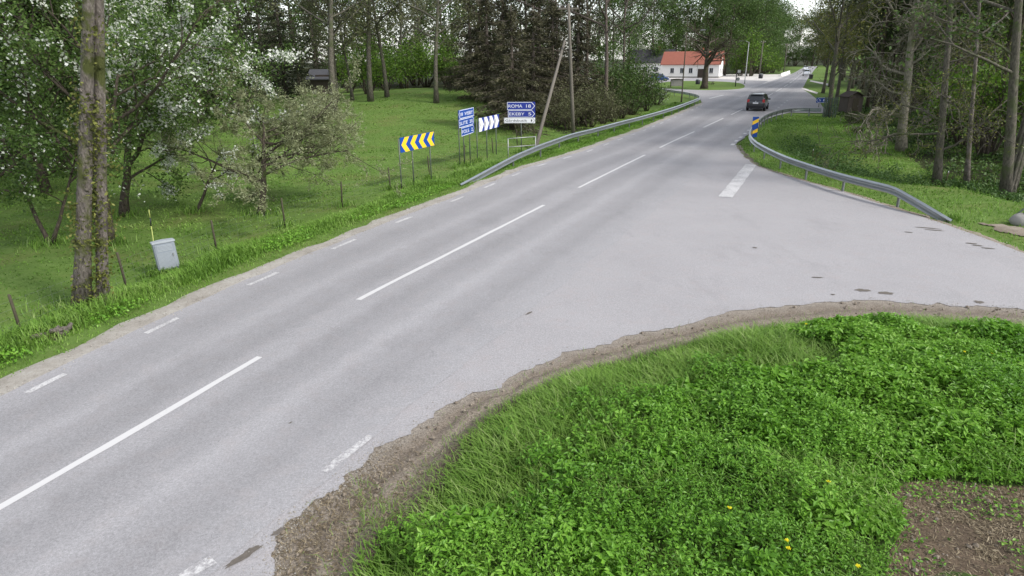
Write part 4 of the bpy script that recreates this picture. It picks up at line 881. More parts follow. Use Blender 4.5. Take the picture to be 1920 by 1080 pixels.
# dandelions
def dandelion(px, py, i):
    p = GT(px, py); hgt = .40; q = on_plane(px, py, p + Vector((0, 0, hgt)), Vector((0, 0, 1))); b_ = Vector((q.x, q.y, float(zt(q.x, q.y))))
    root = empty('dandelion', b_, 'yellow dandelion flower standing in the green bank', 'flower', 'dandelions in the bank')
    MB().tube([(0, 0, 0), (.01, 0, .2), (.0, .01, hgt)], .004, 5).obj('stem', 'leaf_grass', root)
    r = np.random.default_rng(i); a = r.random(40) * 6.283; rr = .008 + .010 * r.random(40)
    c = np.stack([np.cos(a) * rr, .01 + np.sin(a) * rr, hgt + .006 + .004 * r.random(40)], 1)
    leaves('flower_head', c,   .024, 'petal_yellow', r, root, None, 1.2, .45, np.stack([np.cos(a), np.sin(a), 0 * a + .4], 1))
for i, (px, py) in enumerate([(1368, 953), (1476, 1015), (1479, 1029), (1610, 1063), (1554, 905), (1808, 661), (1860, 664), (1857, 733), (1897, 728), (1700, 705), (1511, 613), (1540, 612)]): dandelion(px, py, i)
# left verge: rank grass between gravel and fence
def strip(n, t0, t1, o0, o1, dens):
    t = t0 + (t1 - t0) * rng.random(n) ** 1.25; w = rng.random(n); ee = wl(t); ofs = ee + o0 + (o1 - o0) * w; k = rng.random(n) < dens(t, w); t, ofs, w = t[k], ofs[k], w[k]
    p = at_st(t, ofs); k = in_frame(np.stack([p[:, 0], p[:, 1], 0 * t], 1)); return p[k, 0], p[k, 1], t[k], w[k]
TEND = st_px(1318, 196)
x, y, t, w = strip(100000, 6, TEND, WL_EDGE + .52, 3.3, lambda t, w: .25 + .75 * sstep(.12, .4, w))
h = (.06 + .30 * sstep(.15, .6, w) * (.3 + .9 * vnoise(x, y, 1.2, 51))) * (.6 + .7 * rng.random(len(x)))
grass_obj('verge_grass', np.stack([x, y, zt(x, y) - .01], 1), h, .012 + .0006 * t, 'leaf_grass', rng, 'rank roadside grass between the gravel edge and the wire fence', 'grass', .6, np.clip(.32 + .5 * rng.random(len(x)) + .5 * (vnoise(x, y, .8, 52) - .5), 0, 1))
x, y, t, w = strip(30000, 6, TEND, 1.3, 3.0, lambda t, w: (vnoise(t, w, 1.4, 53) > .45) * 1.0)
o = leaves('verge_weeds', np.stack([x, y, zt(x, y) + .04 + .16 * rng.random(len(x))], 1), .075, 'leaf_weed', rng, None, np.clip(.3 + .6 * rng.random(len(x)), 0, 1), .8); tag(o, 'leafy green weeds along the roadside strip on the garden side', 'weeds', kind='stuff')
def lawn_pts(n, x0, x1, y0, y1, test): x, y = scatter(test, x0, x1, y0, y1, n); return x, y
def left_lawn(x, y):
    t, o = station(x, y); return (o > wl(t) + 2.6) & in_frame(np.stack([x, y, 0 * x], 1)) & (rng.random(len(x)) < np.clip(22 / y, .12, 1)) & (x < 9 - .0 * y)
x, y = lawn_pts(150000, -40, 9, 9, 72, left_lawn)
grass_obj('lawn_grass', np.stack([x, y, zt(x, y) - .012], 1), .035 + .05 * rng.random(len(x)) + .05 * (vnoise(x, y, 1.6, 55) > .66), .014 + .0011 * y, 'leaf_grass', rng, 'short mown grass of the garden lawn', 'grass', 1.3, np.clip(.38 + .32 * rng.random(len(x)) + .55 * (vnoise(x * .35, y * 1.5, 1.6, 54) - .5), 0, 1))
def right_lawn(x, y):
    t, o = station(x, y); return (o < wr(t) - .3) & ~inpoly(x, y, SIDE) & ~inpoly(x, y, DIRT) & ~inpoly(x, y, BAY) & ~inpoly(x, y, TRAIL) & (y > 14) & in_frame(np.stack([x, y, 0 * x], 1)) & ~mead_test(x, y)
x, y = lawn_pts(110000, 8, 45, 15, 62, right_lawn); dk = dist_poly(x, y, DITCH); fol = inpoly(x, y, RW)
k = ~fol | (rng.random(len(x)) < .15); x, y, dk = x[k], y[k], dk[k]
grass_obj('verge_grass', np.stack([x, y, zt(x, y) - .012], 1), .05 + .09 * rng.random(len(x)), .013 + .0009 * y, 'leaf_grass', rng, 'grass around the right guard rail and down to the ditch', 'grass', .8, np.clip(.28 + .5 * rng.random(len(x)) + .5 * (vnoise(x, y, 1.5, 56) - .5), 0, 1))
x, y = scatter(lambda x, y: (dist_poly(x, y, DITCH) < .75 + .95 * vnoise(x, y, .9, 57)) & (rng.random(len(x)) < sstep(2.0, 5.5, wr(station(x, y)[0]) - station(x, y)[1])) & in_frame(np.stack([x, y, 0 * x], 1)), 12, 34, 15, 62, 220000); k = rng.random(len(x)) < .8
x, y = x[k], y[k]; o = leaves('ditch_weeds', np.stack([x, y, zt(x, y) + .02 + .5 * rng.random(len(x)) * (.5 + .5 * vnoise(x, y, .7, 58))], 1), .12, 'leaf_ditch', rng, None, np.clip(.35 + .65 * rng.random(len(x)), 0, 1), .6); tag(o, 'dark leafy weeds filling the ditch beyond the right guard rail', 'weeds', kind='stuff')
x, y = scatter(lambda x, y: inpoly(x, y, RW) & in_frame(np.stack([x, y, 0 * x], 1)) & (vnoise(x, y, 1.6, 71) > .35), 12, 70, 20, 75, 90000)
o = leaves('undergrowth', np.stack([x, y, zt(x, y) + .02 + .3 * rng.random(len(x))], 1), .13 + .002 * y, 'leaf_mid', rng, None, rng.random(len(x)) * .8, .7); tag(o, 'low green undergrowth covering the floor of the right wood', 'undergrowth', kind='stuff')
# longer tufts left standing round trunks, posts and the cabinet
c = []
for (a_, b_), r_, k in [((150, 583), .45, 420), ((165, 575), .4, 300), ((232, 405), .4, 200), ((203, 458), .35, 200), ((96, 458), .4, 220), ((363, 398), .3, 160), ((490, 402), .4, 240), ((301, 519), .22, 240), ((318, 513), .25, 260), ((331, 508), .2, 200), ((753, 354), .25, 120), ((779, 347), .25, 120), ((809, 337), .25, 120), ((860, 316), .25, 120), ((875, 311), .25, 120), ((896, 303), .25, 120), ((977, 287), .3, 150), ((407, 472), .2, 90), ((535, 426), .2, 90), ((641, 388), .2, 90), ((733, 356), .2, 90), ((1757, 346), .6, 300), ((1812, 349), .4, 200), ((1886, 372), .7, 350), ((1690, 284), .7, 260), ((1784, 411), .25, 120)]:
    p = GT(a_, b_); q = rng.normal(size=(k, 2)) * r_ + np.array(p[:2]); c.append(q)
c = np.vstack(c); c = c[(lambda t, o: (o > wl(t) + 1.1) | (o < wr(t) - 4))(*station(c[:, 0], c[:, 1]))]
grass_obj('grass_tufts', np.stack([c[:, 0], c[:, 1], zt(c[:, 0], c[:, 1]) - .01], 1), .12 + .26 * rng.random(len(c)), .016 + .0004 * c[:, 1], 'leaf_grass', rng, 'longer grass tufts standing round trunks, posts and cabinet', 'grass', .6)
mt = smooth_poly(TRAIL, 1)
mbt = MB(); k = len(mt) - 1; cen = mt[:-1].mean(0)
import bmesh
def drape(name, poly, mat, dz):
    """sheet that follows the terrain"""
    x0, y0 = poly.min(0); x1, y1 = poly.max(0); xs = np.arange(x0, x1 + .1, .1); ys = np.arange(y0, y1 + .1, .1); A_, B_ = np.meshgrid(xs, ys, indexing='ij')
    ins = inpoly(A_ + .5 * (vnoise(A_, B_, .35, 81) - .5), B_ + .5 * (vnoise(A_, B_, .35, 82) - .5), poly) & (vnoise(A_, B_, .22, 83) < .93); v = []; idx_ = -np.ones(A_.shape, int)
    for i, j in np.argwhere(ins): idx_[i, j] = len(v); v.append((A_[i, j], B_[i, j], float(zt(A_[i, j], B_[i, j])) + dz))
    f = [(idx_[i, j], idx_[i + 1, j], idx_[i + 1, j + 1], idx_[i, j + 1]) for i in range(len(xs) - 1) for j in range(len(ys) - 1) if min(idx_[i, j], idx_[i + 1, j], idx_[i + 1, j + 1], idx_[i, j + 1]) >= 0]
    return tag(link(name, np_mesh(name, v, f, smooth=True), mat), kind='structure')
drape('bare_path', TRAIL, 'dirt', .03)

# ------------------------------------------------------------------ metal, paint, wood
plain('galv', (.40, .43, .435), .33, .92, .5, .16, 2.2)
plain('galv_dark', (.20, .21, .21), .55, .6, .4, .2, 5)
plain('steel_post', (.10, .115, .095), .55, .2, .4, .15, 5)
plain('pole_grey', (.33, .34, .33), .5, .5, .4, .1, 5)
plain('sign_blue', (.004, .055, .30), .35, 0, .5, .06, 3)
plain('sign_blue_deep', (.012, .030, .26), .35, 0, .5, .06, 3)
plain('sign_violet', (.022, .040, .27), .35, 0, .5, .06, 3)
plain('sign_white', (.78, .78, .80), .4, 0, .5, .04, 3)
plain('sign_yellow', (.85, .52, .02), .4, 0, .5, .06, 3)
plain('sign_black', (.015, .015, .02), .5, 0, .4, .1, 3)
plain('wood_pole', (.14, .125, .105), .85, 0, .2, .3, 7, .5)
plain('wood_dark', (.055, .042, .034), .8, 0, .25, .35, 9, .5)
plain('wood_hut', (.10, .083, .072), .8, 0, .25, .3, 9, .5)
plain('wood_post', (.075, .065, .045), .85, 0, .2, .35, 9, .5)
plain('cabinet_grey', (.21, .235, .265), .55, 0, .4, .08, 4)
plain('cabinet_light', (.31, .335, .36), .55, 0, .4, .06, 4)
plain('green_paint', (.06, .085, .06), .6, 0, .3, .2, 4)
plain('stone', (.26, .25, .23), .85, 0, .3, .3, 4, .8)
plain('plaster', (.78, .77, .74), .8, 0, .3, .05, 2)
plain('roof_red', (.27, .095, .065), .75, 0, .3, .25, 3)
plain('roof_dark', (.06, .06, .065), .7, 0, .3, .2, 3)
plain('glass', (.02, .025, .03), .08, 0, .8, .1, 2)
plain('stick_yellow', (.30, .34, .09), .5, 0, .4, .1, 3)
Zv = Vector((0, 0, 1))
def px_plane(a, b_):
    O = GT(*a); B = GT(*b_); U = B - O; U.z = 0; U.normalize(); return O, U, U.cross(Zv).normalized()
def uv_of(px, py, O, U, N): q = on_plane(px, py, O, N); return (q - O).dot(U), q.z
def text(body, O, U, V_, N, h, width, mat, parent, name='lettering'):
    cu = bpy.data.curves.new('txt', 'FONT'); cu.body = body; cu.size = 1; cu.extrude = .0; cu.offset = .0; ob = bpy.data.objects.new('txt', cu); C.objects.link(ob)
    bpy.context.view_layer.update(); me = bpy.data.meshes.new_from_object(ob.evaluated_get(bpy.context.evaluated_depsgraph_get())); bpy.data.objects.remove(ob)
    v = np.array([tuple(q.co) for q in me.vertices]); x0, x1 = v[:, 0].min(), v[:, 0].max(); y1 = v[:, 1].max(); y0 = min(0, 0)
    for q in me.vertices:
        a_ = (q.co.x - x0) / (x1 - x0) * width; b_ = (q.co.y) / y1 * h; q.co = Vector(O) + Vector(U) * a_ + Vector(V_) * b_
    me.update(); return link(name, me, mat, parent)
def round_post(mb, p, z1, r, n=10):
    mb.tube([(p.x, p.y, p.z - .3), (p.x, p.y, z1)], r, n)

# chevron board, blue and yellow
def chevron_sign(name, label, posts, corners, plate, chev, left, nch, phase):
    O, U, N = px_plane(posts[0], posts[-1]); root = empty(name, O, label, 'sign'); inv = root.matrix_world
    uv = [uv_of(*c_, O, U, N) for c_ in corners]; u0 = (uv[0][0] + uv[3][0]) / 2; u1 = (uv[1][0] + uv[2][0]) / 2; z1 = (uv[0][1] + uv[1][1]) / 2 - O.z; z0 = (uv[2][1] + uv[3][1]) / 2 - O.z
    pl = MB().prism([(u0, z0), (u1, z0), (u1, z1), (u0, z1)], N * .03, U, Zv, N * .012).obj('board', plate, root)
    W_, H_ = u1 - u0, z1 - z0; st = W_ / nch; w_ = st * .5; a_ = st * .42
    for i in range(nch):
        x = u0 + st * i + phase * st; q = [(x + a_, z1), (x + a_ + w_, z1), (x + w_, (z0 + z1) / 2), (x + a_ + w_, z0), (x + a_, z0), (x, (z0 + z1) / 2)]
        if not left: q = [(u0 + u1 - a, b_) for a, b_ in q][::-1]
        q = [(min(max(a, u0 + .004), u1 - .004), b_ + (.006 if b_ == z0 else -.006 if b_ == z1 else 0)) for a, b_ in q]
        k = MB().prism([q[0], q[1], q[2], q[5]], N * .042, U, Zv, N * .003); k.prism([q[5], q[2], q[3], q[4]], N * .042, U, Zv, N * .003); k.obj('chevron', chev, pl)
    for c_ in posts:
        b_ = GT(*c_); d = (b_ - O).dot(U); p = U * d; MB().tube([p + Vector((0, 0, -.35)), p + Vector((0, 0, z1 - .04))], .030, 8).obj('post', 'steel_post', root)
    mb = MB()
    for zz in (z0 + .15 * H_, z1 - .15 * H_): mb.prism([(u0 + .03, zz - .02), (u1 - .03, zz - .02), (u1 - .03, zz + .02), (u0 + .03, zz + .02)], N * .022, U, Zv, N * .008)
    mb.obj('bracket', 'steel_post', root); return root, (u0, u1, z0, z1)
ch1, i1 = chevron_sign('chevron_sign', 'blue road board with yellow chevrons on three posts beside the wire fence', [(753.4, 354), (779, 347), (809, 337)], [(748, 259), (812, 246), (813, 271), (750, 288)], 'sign_blue', 'sign_yellow', True, 4, .12)
ch2, i2 = chevron_sign('chevron_sign', 'blue and white chevron board between the two direction signs', [(895.5, 303), (915, 296), (930.8, 290)], [(896, 222.6), (935, 213), (934, 238), (897, 247.5)], 'sign_violet', 'sign_white', False, 4, .06)
# direction signs: plates with a white arrow outline and lettering
def direction_plate(root, O, U, N, u0, u1, z0, z1, txt, mat, ink, left, pad=.10, edge=.027, plate_u=None, black_tip=False):
    p0, p1 = plate_u or (u0, u1)
    pl = MB().prism([(p0, z0), (p1, z0), (p1, z1), (p0, z1)], N * .035, U, Zv, N * .012).obj('plate', mat, root)
    H_ = z1 - z0; tip = H_ * .45; zm = (z0 + z1) / 2; g = .012
    def pent(d):
        if left: return [(u0 + g + d * 1.6, zm), (u0 + tip + d * .7, z0 + g + d), (u1 - g - d, z0 + g + d), (u1 - g - d, z1 - g - d), (u0 + tip + d * .7, z1 - g - d)]
        return [(u0 + g + d, z0 + g + d), (u1 - tip - d * .7, z0 + g + d), (u1 - g - d * 1.6, zm), (u1 - tip - d * .7, z1 - g - d), (u0 + g + d, z1 - g - d)]
    a_, b_ = pent(0), pent(edge); mb = MB()
    for i in range(5):
        j = (i + 1) % 5; mb.prism([a_[i], a_[j], b_[j], b_[i]], N * .047, U, Zv, N * .002)
    mb.obj('arrow_outline', ink, pl)
    x0, x1 = (u0 + tip + .02, u1 - .09) if left else (u0 + .09, u1 - tip - .03)
    ws = txt.split(' '); nat = lambda q: sum(.30 if k_ in '1il' else .36 if k_ in 'tr' else .85 if k_ == 'M' else .62 for k_ in q); tot = sum(map(nat, ws)) + .55; x = x0
    for w_ in ws:
        wd = (x1 - x0) * nat(w_) / tot; text(w_, O * 0 + N * .0515 + U * x + Zv * (z0 + H_ * .30), U, Zv, N, H_ * .38, wd * .94, ink, pl); x += wd + (x1 - x0) * .55 / tot
    return pl
O, U, N = px_plane((859.3, 316), (886, 304)); r1 = empty('direction_sign', O, 'stack of three blue town arrow signs on posts beside the road', 'sign')
def uz(px, py): a_, b_ = uv_of(px, py, O, U, N); return a_, b_ - O.z
ua = (uz(858.5, 215)[0] + uz(858.75, 232)[0]) / 2; ub = (uz(886.7, 208)[0] + uz(887.5, 227)[0]) / 2; uc = uz(863.7, 248)[0]
zs = [(uz(886.7, 200)[1] + uz(862, 207)[1]) / 2, (uz(886, 218)[1] + uz(860, 223.5)[1]) / 2, (uz(886, 234)[1] + uz(860, 240)[1]) / 2, (uz(888, 249)[1] + uz(864, 255.5)[1]) / 2]
direction_plate(r1, O, U, N, ua, ub, zs[1] + .01, zs[0], '18 VISBY', 'sign_blue', 'sign_white', True)
direction_plate(r1, O, U, N, ua, ub, zs[2] + .01, zs[1], 'SLITE 20', 'sign_blue', 'sign_white', False)
direction_plate(r1, O, U, N, uc, ub, zs[3], zs[2], 'FOLE 2', 'sign_blue', 'sign_white', False)
for c_ in ((859.6, 316), (874.5, 311), (884.5, 306)):
    p = U * min(max((GT(*c_) - O).dot(U), ua + .06), ub - .06); MB().tube([p + Vector((0, 0, -.35)), p + Vector((0, 0, zs[0] - .05))], .03, 8).obj('post', 'steel_post', r1)
O = GT(977.5, 287); U = Vector((1, -.10, 0)).normalized(); N = U.cross(Zv).normalized(); r2 = empty('direction_sign', O, 'blue and white arrow signs on one post in front of the evergreens', 'sign')
u0, z1 = uz(950.6, 191); u1, _ = uz(1003.6, 191); _, zb = uz(970, 206.5); _, zc_ = uz(970, 220.5); uw0, zd = uz(945, 231)
direction_plate(r2, O, U, N, u0, u1, zb + .008, z1, 'ROMA 18', 'sign_blue_deep', 'sign_white', False)
direction_plate(r2, O, U, N, u0 + .05, u1, zc_ + .008, zb, 'EKEBY 5', 'sign_blue_deep', 'sign_white', False)
direction_plate(r2, O, U, N, uw0, u1, zd, zc_, 'Gårdsbutik 1', 'sign_white', 'sign_black', False, edge=.015)
for d in (0.0, .55):
    MB().tube([U * d + Vector((0, 0, -.35)), U * d + Vector((0, 0, z1 - .05))], .035, 8).obj('post', 'steel_post', r2) if d == 0 else None
# small blue arrow sign by the bay
O = GT(1541, 202); U = Vector((1, -.12, 0)).normalized(); N = U.cross(Zv).normalized(); r3 = empty('direction_sign', O, 'single small blue arrow sign by the bay beside the tree guard', 'sign')
u0, z1 = uz(1531, 183); u1, z0 = uz(1555, 192.5); direction_plate(r3, O, U, N, u0, u1, z0, z1, '5 Bäl', 'sign_blue', 'sign_white', True)
for f in (.25, .75): MB().tube([U * (u0 + (u1 - u0) * f) + Vector((0, 0, -.3)), U * (u0 + (u1 - u0) * f) + Vector((0, 0, z1 - .04))], .03, 8).obj('post', 'steel_post', r3)
# striped obstacle marker at the nose of the right guard rail
O = GT(1417, 262); U = Vector((1, .12, 0)).normalized(); N = U.cross(Zv).normalized(); r4 = empty('obstacle_marker', O, 'upright blue and yellow striped marker at the bend of the right guard rail', 'sign')
u0, z1 = uz(1411.5, 219); u1, _ = uz(1423, 219); _, z0 = uz(1417, 257); pl = MB().prism([(u0, z0), (u1, z0), (u1, z1), (u0, z1)], N * .03, U, Zv, N * .012).obj('board', 'sign_blue', r4)
Hh = z1 - z0; sl2 = (u1 - u0) * .45
for f in (.17, .66):
    za = z0 + Hh * f; MB().prism([(u0 + .004, za - sl2 * .5 + .02), (u1 - .004, za + sl2 * .5 + .02), (u1 - .004, za + sl2 * .5 + Hh * .19), (u0 + .004, za - sl2 * .5 + Hh * .19)], N * .042, U, Zv, N * .003).obj('stripe', 'sign_yellow', pl)
MB().tube([U * (u0 + u1) / 2 + Vector((0, 0, -.3)), U * (u0 + u1) / 2 + Vector((0, 0, z1 - .05))], .03, 8).obj('post', 'steel_post', r4)

# ------------------------------------------------------------------ guard rails
PROF = [(.0, -.155), (.02, -.155), (.09, -.11), (.09, -.085), (.0, -.022), (.0, .022), (.09, .085), (.09, .11), (.02, .155), (.0, .155), (-.006, .149), (.016, .148), (.082, .105), (.082, .09), (-.008, .026), (-.008, -.026), (.082, -.09), (.082, -.105), (.016, -.148), (-.006, -.149)]
def guard_rail(name, label, pts_px, side, post_sp, seed):
    P3 = np.array([tuple(G(a_, b_, z)) for a_, b_, z in pts_px]); q = smooth_poly(P3, 6); s = np.concatenate([[0], np.cumsum(np.linalg.norm(np.diff(q[:, :2], axis=0), axis=1))])
    root = empty(name, tuple((*q[0][:2], float(zt(q[0][0], q[0][1])))), label, 'guard rail'); R0 = Vector(root.location)
    def pos(d): return Vector([np.interp(d, s, q[:, i]) for i in range(3)])
    def fr(d):
        a_, b_ = pos(max(0, d - .25)), pos(min(s[-1], d + .25)); T = b_ - a_; T.z = 0; T.normalize(); return Vector((T.y, -T.x, 0)) * side
    L = s[-1]; k = 0.0
    while k < L - .2:
        e = min(L, k + 4.0) if L - k > 5.2 else L; frs = []
        for d in np.linspace(k, e + (.0), 12):
            p = pos(d); gz = max(p.z, .12); frs.append((p - Vector((0, 0, .155)) - R0, fr(d), Zv))
        MB().sweep(PROF, frs, True, False).obj('rail_beam', 'galv', root)
        MB().sweep([(a_ + .004 if a_ > .01 else a_ + .004, b_) for a_, b_ in PROF], [(frs[0][0] + fr(k) * .001, frs[0][1], Zv), ((pos(min(k + .3, L)) - Vector((0, 0, .155)) - R0), fr(k + .3), Zv)]).obj('splice', 'galv', root) if k > 0 else None
        k = e
    d = post_sp * .8
    while d < L:
        p = pos(d); f = fr(d); gz = float(zt(p.x, p.y))
        if p.z - gz > .35:
            c_ = p - f * .06; T = Vector((-f.y, f.x, 0)); rot = Matrix((T, f, Zv)).transposed(); hgt = p.z - .04 - gz + .4
            MB().box(Vector((c_.x, c_.y, gz - .4 + hgt / 2)) - R0, (.10, .055, hgt), rot).obj('post', 'galv_dark', root)
        d += post_sp if side == 1 or d < L * .52 else 1.9
    return root
guard_rail('guard_rail', 'long steel guard rail along the garden side, ramped to the ground at one end and curling into the junction', [(862, 345, .06), (918, 315, .30), (964, 291, .52), (999, 276, .68), (1010, 271.5, .72), (1040, 261, .72), (1073, 250, .72), (1115, 240, .72), (1161, 228, .72), (1207, 216.5, .72), (1260, 201.5, .72), (1290, 191, .72), (1308, 184, .72), (1311.5, 180.5, .72), (1303, 176.5, .72), (1281, 172, .72), (1244, 167, .72)], 1, 3.4, 1)['label'] = 'long steel guard rail on the garden side curling into the junction by the island'
guard_rail('guard_rail', 'curved steel guard rail round the right corner, bent down into the grass', [(1786, 412, .06), (1760, 396.5, .24), (1715, 370, .52), (1678, 350, .70), (1660, 345, .72), (1582, 326, .72), (1521, 308, .72), (1476, 293, .72), (1440, 277, .72), (1418.5, 264.6, .72), (1409, 255, .72), (1407.5, 246, .72), (1413, 236, .72), (1422, 226, .72), (1434, 217, .72), (1450, 210, .72), (1473, 204.5, .72), (1501, 202.5, .72), (1540, 203, .72)], -1, 3.0, 2)
# tube railing by the direction sign
O, U, N = px_plane((953, 298), (1004, 291)); rr = empty('pipe_railing', O, 'low grey pipe railing standing behind the start of the left guard rail', 'railing')
ur = (GT(1004, 291) - O).dot(U); zt1 = uz(953, 260)[1]; zt2 = uz(953, 276)[1]
for d in (0, ur): MB().tube([U * d + Vector((0, 0, -.3)), U * d + Vector((0, 0, zt1))], .028, 8).obj('post', 'pole_grey', rr)
for zz in (zt1, zt2): MB().tube([U * -.03 + Vector((0, 0, zz)), U * (ur + .03) + Vector((0, 0, zz))], .026, 8).obj('rail', 'pole_grey', rr)

# ------------------------------------------------------------------ wire fence
fp = [(-60, 672), (43, 631), (240, 545), (407, 472), (535, 426), (641, 388), (733, 356), (806, 328), (871, 304), (925, 288), (970, 272), (1001, 262)]
Fp = [GT(*a_) for a_ in fp]; fence = empty('wire_fence', Fp[0], 'low wire mesh fence on thin wooden posts along the edge of the lawn', 'fence'); F0 = Vector(fence.location)
rngf = np.random.default_rng(4)
for i, p in enumerate(Fp):
    q = p - F0; ln = Vector((rngf.normal() * .05 - .03, rngf.normal() * .03, 0)); hgt = .95 + .1 * rngf.random()
    MB().tube([q + Vector((0, 0, -.3)), q + Vector((0, 0, hgt * .97)) + ln, q + Vector((0, 0, hgt)) + ln], [.032, .030, .022], 7).obj('post', 'wood_post', fence)
wm = MB()
for a_, b_ in zip(Fp[:-1], Fp[1:]):
    L = (b_ - a_).length; k = max(2, int(L / .3))
    for zz in (.12, .30, .48, .66, .84): wm.tube([a_ - F0 + Vector((0, 0, zz)), (a_ + b_) / 2 - F0 + Vector((0, 0, zz - .02)), b_ - F0 + Vector((0, 0, zz))], .0022, 3, False)
    for j in range(k): p = a_.lerp(b_, j / k) - F0; wm.tube([p + Vector((0, 0, .1)), p + Vector((0, 0, .85))], .0018, 3, False)
tag(wm.obj('wire_mesh', 'galv_dark', fence), kind='stuff')
# ------------------------------------------------------------------ cabinet and snow stick
O, U, N = px_plane((301, 519), (331, 508)); cw = .54
cb = empty('utility_cabinet', O, 'grey street utility cabinet tilted in the roadside grass', 'cabinet'); 
ang = math.atan2(U.y, U.x); ang = .66; cb.rotation_euler = Euler((math.radians(-2), math.radians(-2), ang), 'XYZ')
MB().box((cw / 2, .11, .03), (cw * .9, .18, .30)).obj('plinth', 'galv_dark', cb)
MB().box((cw / 2, .11, .53), (cw, .22, .76)).obj('body', 'cabinet_grey', cb, .008)
MB().prism([(-.02, .91), (cw + .02, .91), (cw + .02, .955), (cw * .5, .975), (-.02, .955)], (0, -.025, 0), (1, 0, 0), (0, 0, 1), (0, .27, 0)).obj('lid', 'cabinet_light', cb, .006)
dr_ = MB().box((cw / 2, -.008, .53), (cw - .06, .016, .70)).obj('door', 'cabinet_grey', cb, .004)
for i in range(5): MB().box((cw / 2, -.020, .84 - .035 * i), (cw - .16, .010, .014)).obj('vent_slat', 'cabinet_light', dr_)
for i in range(16): MB().box((.055 + i * (cw - .11) / 15, -.019, .42), (.010, .006, .44)).obj('door_rib', 'cabinet_light', dr_)
MB().box((cw - .10, -.024, .55), (.03, .02, .09)).obj('handle', 'galv_dark', dr_)
sb = GT(296, 512) + Vector((-.06, .12, 0)); stk = empty('snow_stick', sb, 'thin yellow and black snow stick leaning beside the utility cabinet', 'marker stick')
top = on_plane(279, 393, sb + Vector((0, .15, 0)), Vector((0, 1, 0))) - sb; bt = lambda f: top * f
MB().tube([bt(-.1), bt(.74)], .014, 7).obj('lower_pole', 'stick_yellow', stk); MB().tube([bt(.74), bt(.87)], .016, 7).obj('black_band', 'sign_black', stk); MB().tube([bt(.87), bt(1.0)], .015, 7).obj('upper_pole', 'stick_yellow', stk)
# stakes
for q, lb in (((1522, 298), 'pale thin stake in the grass beside the ditch'), ((1773, 344), 'short pale stake in the grass beside the mossy trunk')):
    p = GT(*q); e = empty('stake', p, lb, 'stake'); MB().tube([(0, 0, -.2), (.015, 0, .5)], .022, 6).obj('shaft', 'leaf_dry', e); MB().tube([(.015, 0, .5), (.017, 0, .57)], [.024, .012], 6).obj('cap', 'sign_white', e)
# ------------------------------------------------------------------ poles
pb = GT(1075, 252); pt = on_plane(1069.5, 108, pb, Vector((0, 1, 0))) - pb; pt = pt * (9.2 / pt.z)
up = empty('utility_pole', pb, 'weathered upright wooden utility pole behind the left guard rail', 'utility pole')
MB().tube([pt * -.04, pt * .3, pt * .7, pt], [.15, .135, .12, .10], 12).obj('pole', 'wood_pole', up)
MB().box(pt * .965, (1.5, .09, .11)).obj('crossarm', 'wood_pole', up)
for d in (-.65, -.25, .25, .65): MB().tube([pt * .965 + Vector((d, 0, .05)), pt * .965 + Vector((d, 0, .13)), pt * .965 + Vector((d, 0, .2))], [.02, .045, .03], 8).obj('insulator', 'sign_white', up)
sbx = G(1003, 275); st_top = on_plane(1050, 108, pb + Vector((0, -.6, 0)), Vector((0, 1, 0))) - sbx; st_top *= 1.22
sp = empty('stay_pole', Vector((sbx.x, sbx.y, float(zt(sbx.x, sbx.y)))), 'slanting wooden stay pole leaning towards the upright utility pole', 'utility pole')
st_top.z += sbx.z - sp.location.z
MB().tube([st_top * -.05, st_top * .5, st_top], [.125, .11, .09], 12).obj('pole', 'wood_pole', sp); MB().tube([st_top * .985, st_top * 1.0 + Vector((.12, .12, .1))], .03, 6).obj('bolt', 'galv_dark', sp)
def lamp_post(px, py, hgt, lb, arm=1.6, dirx=1, r=.10, mat='pole_grey'):
    p = GT(px, py); e = empty('street_lamp', p, lb, 'street lamp'); MB().tube([(0, 0, -.2), (0, 0, .8), (0, 0, .82), (0, 0, hgt)], [r, r, r * .8, r * .6], 10).obj('pole', mat, e)
    MB().tube([(0, 0, hgt - .05), (dirx * arm * .5, -.1, hgt + .25), (dirx * arm, -.2, hgt + .3)], r * .45, 8).obj('arm', mat, e)
    h = MB(); h.prism([(-.05, -.10), (.55, -.06), (.6, .02), (.5, .07), (-.05, .05)], (dirx * arm, -.34, hgt + .3), (dirx, 0, 0), (0, 0, 1), (0, .28, 0)); h.obj('lamp_head', 'galv_dark', e); return e
lamp_post(1277.5, 192, 8.0, 'tall dark street lamp standing on the grass inside the guard rail bend', mat='wood_post')
lamp_post(1396, 157.5, 8.0, 'slim street lamp standing at the far edge of the grass island', 1.4, -1, .12)
def wood_pole(px, py, hgt, lb):
    p = GT(px, py); e = empty('utility_pole', p, lb, 'utility pole'); MB().tube([(0, 0, -.3), (.02, 0, hgt * .6), (.03, 0, hgt)], [.17, .14, .11], 10).obj('pole', 'wood_pole', e)
    MB().box((.03, 0, hgt - .35), (1.3, .1, .12)).obj('crossarm', 'wood_pole', e)
    for d in (-.5, 0, .5): MB().tube([(.03 + d, 0, hgt - .29), (.03 + d, 0, hgt - .12)], .04, 7).obj('insulator', 'sign_white', e)
    return e
wp = wood_pole(1423, 147, 9, 'brown wooden pole with a dark bin at its foot beside the forecourt'); wood_pole(1469, 138, 9, 'dark wooden pole at the wood edge by the far road')
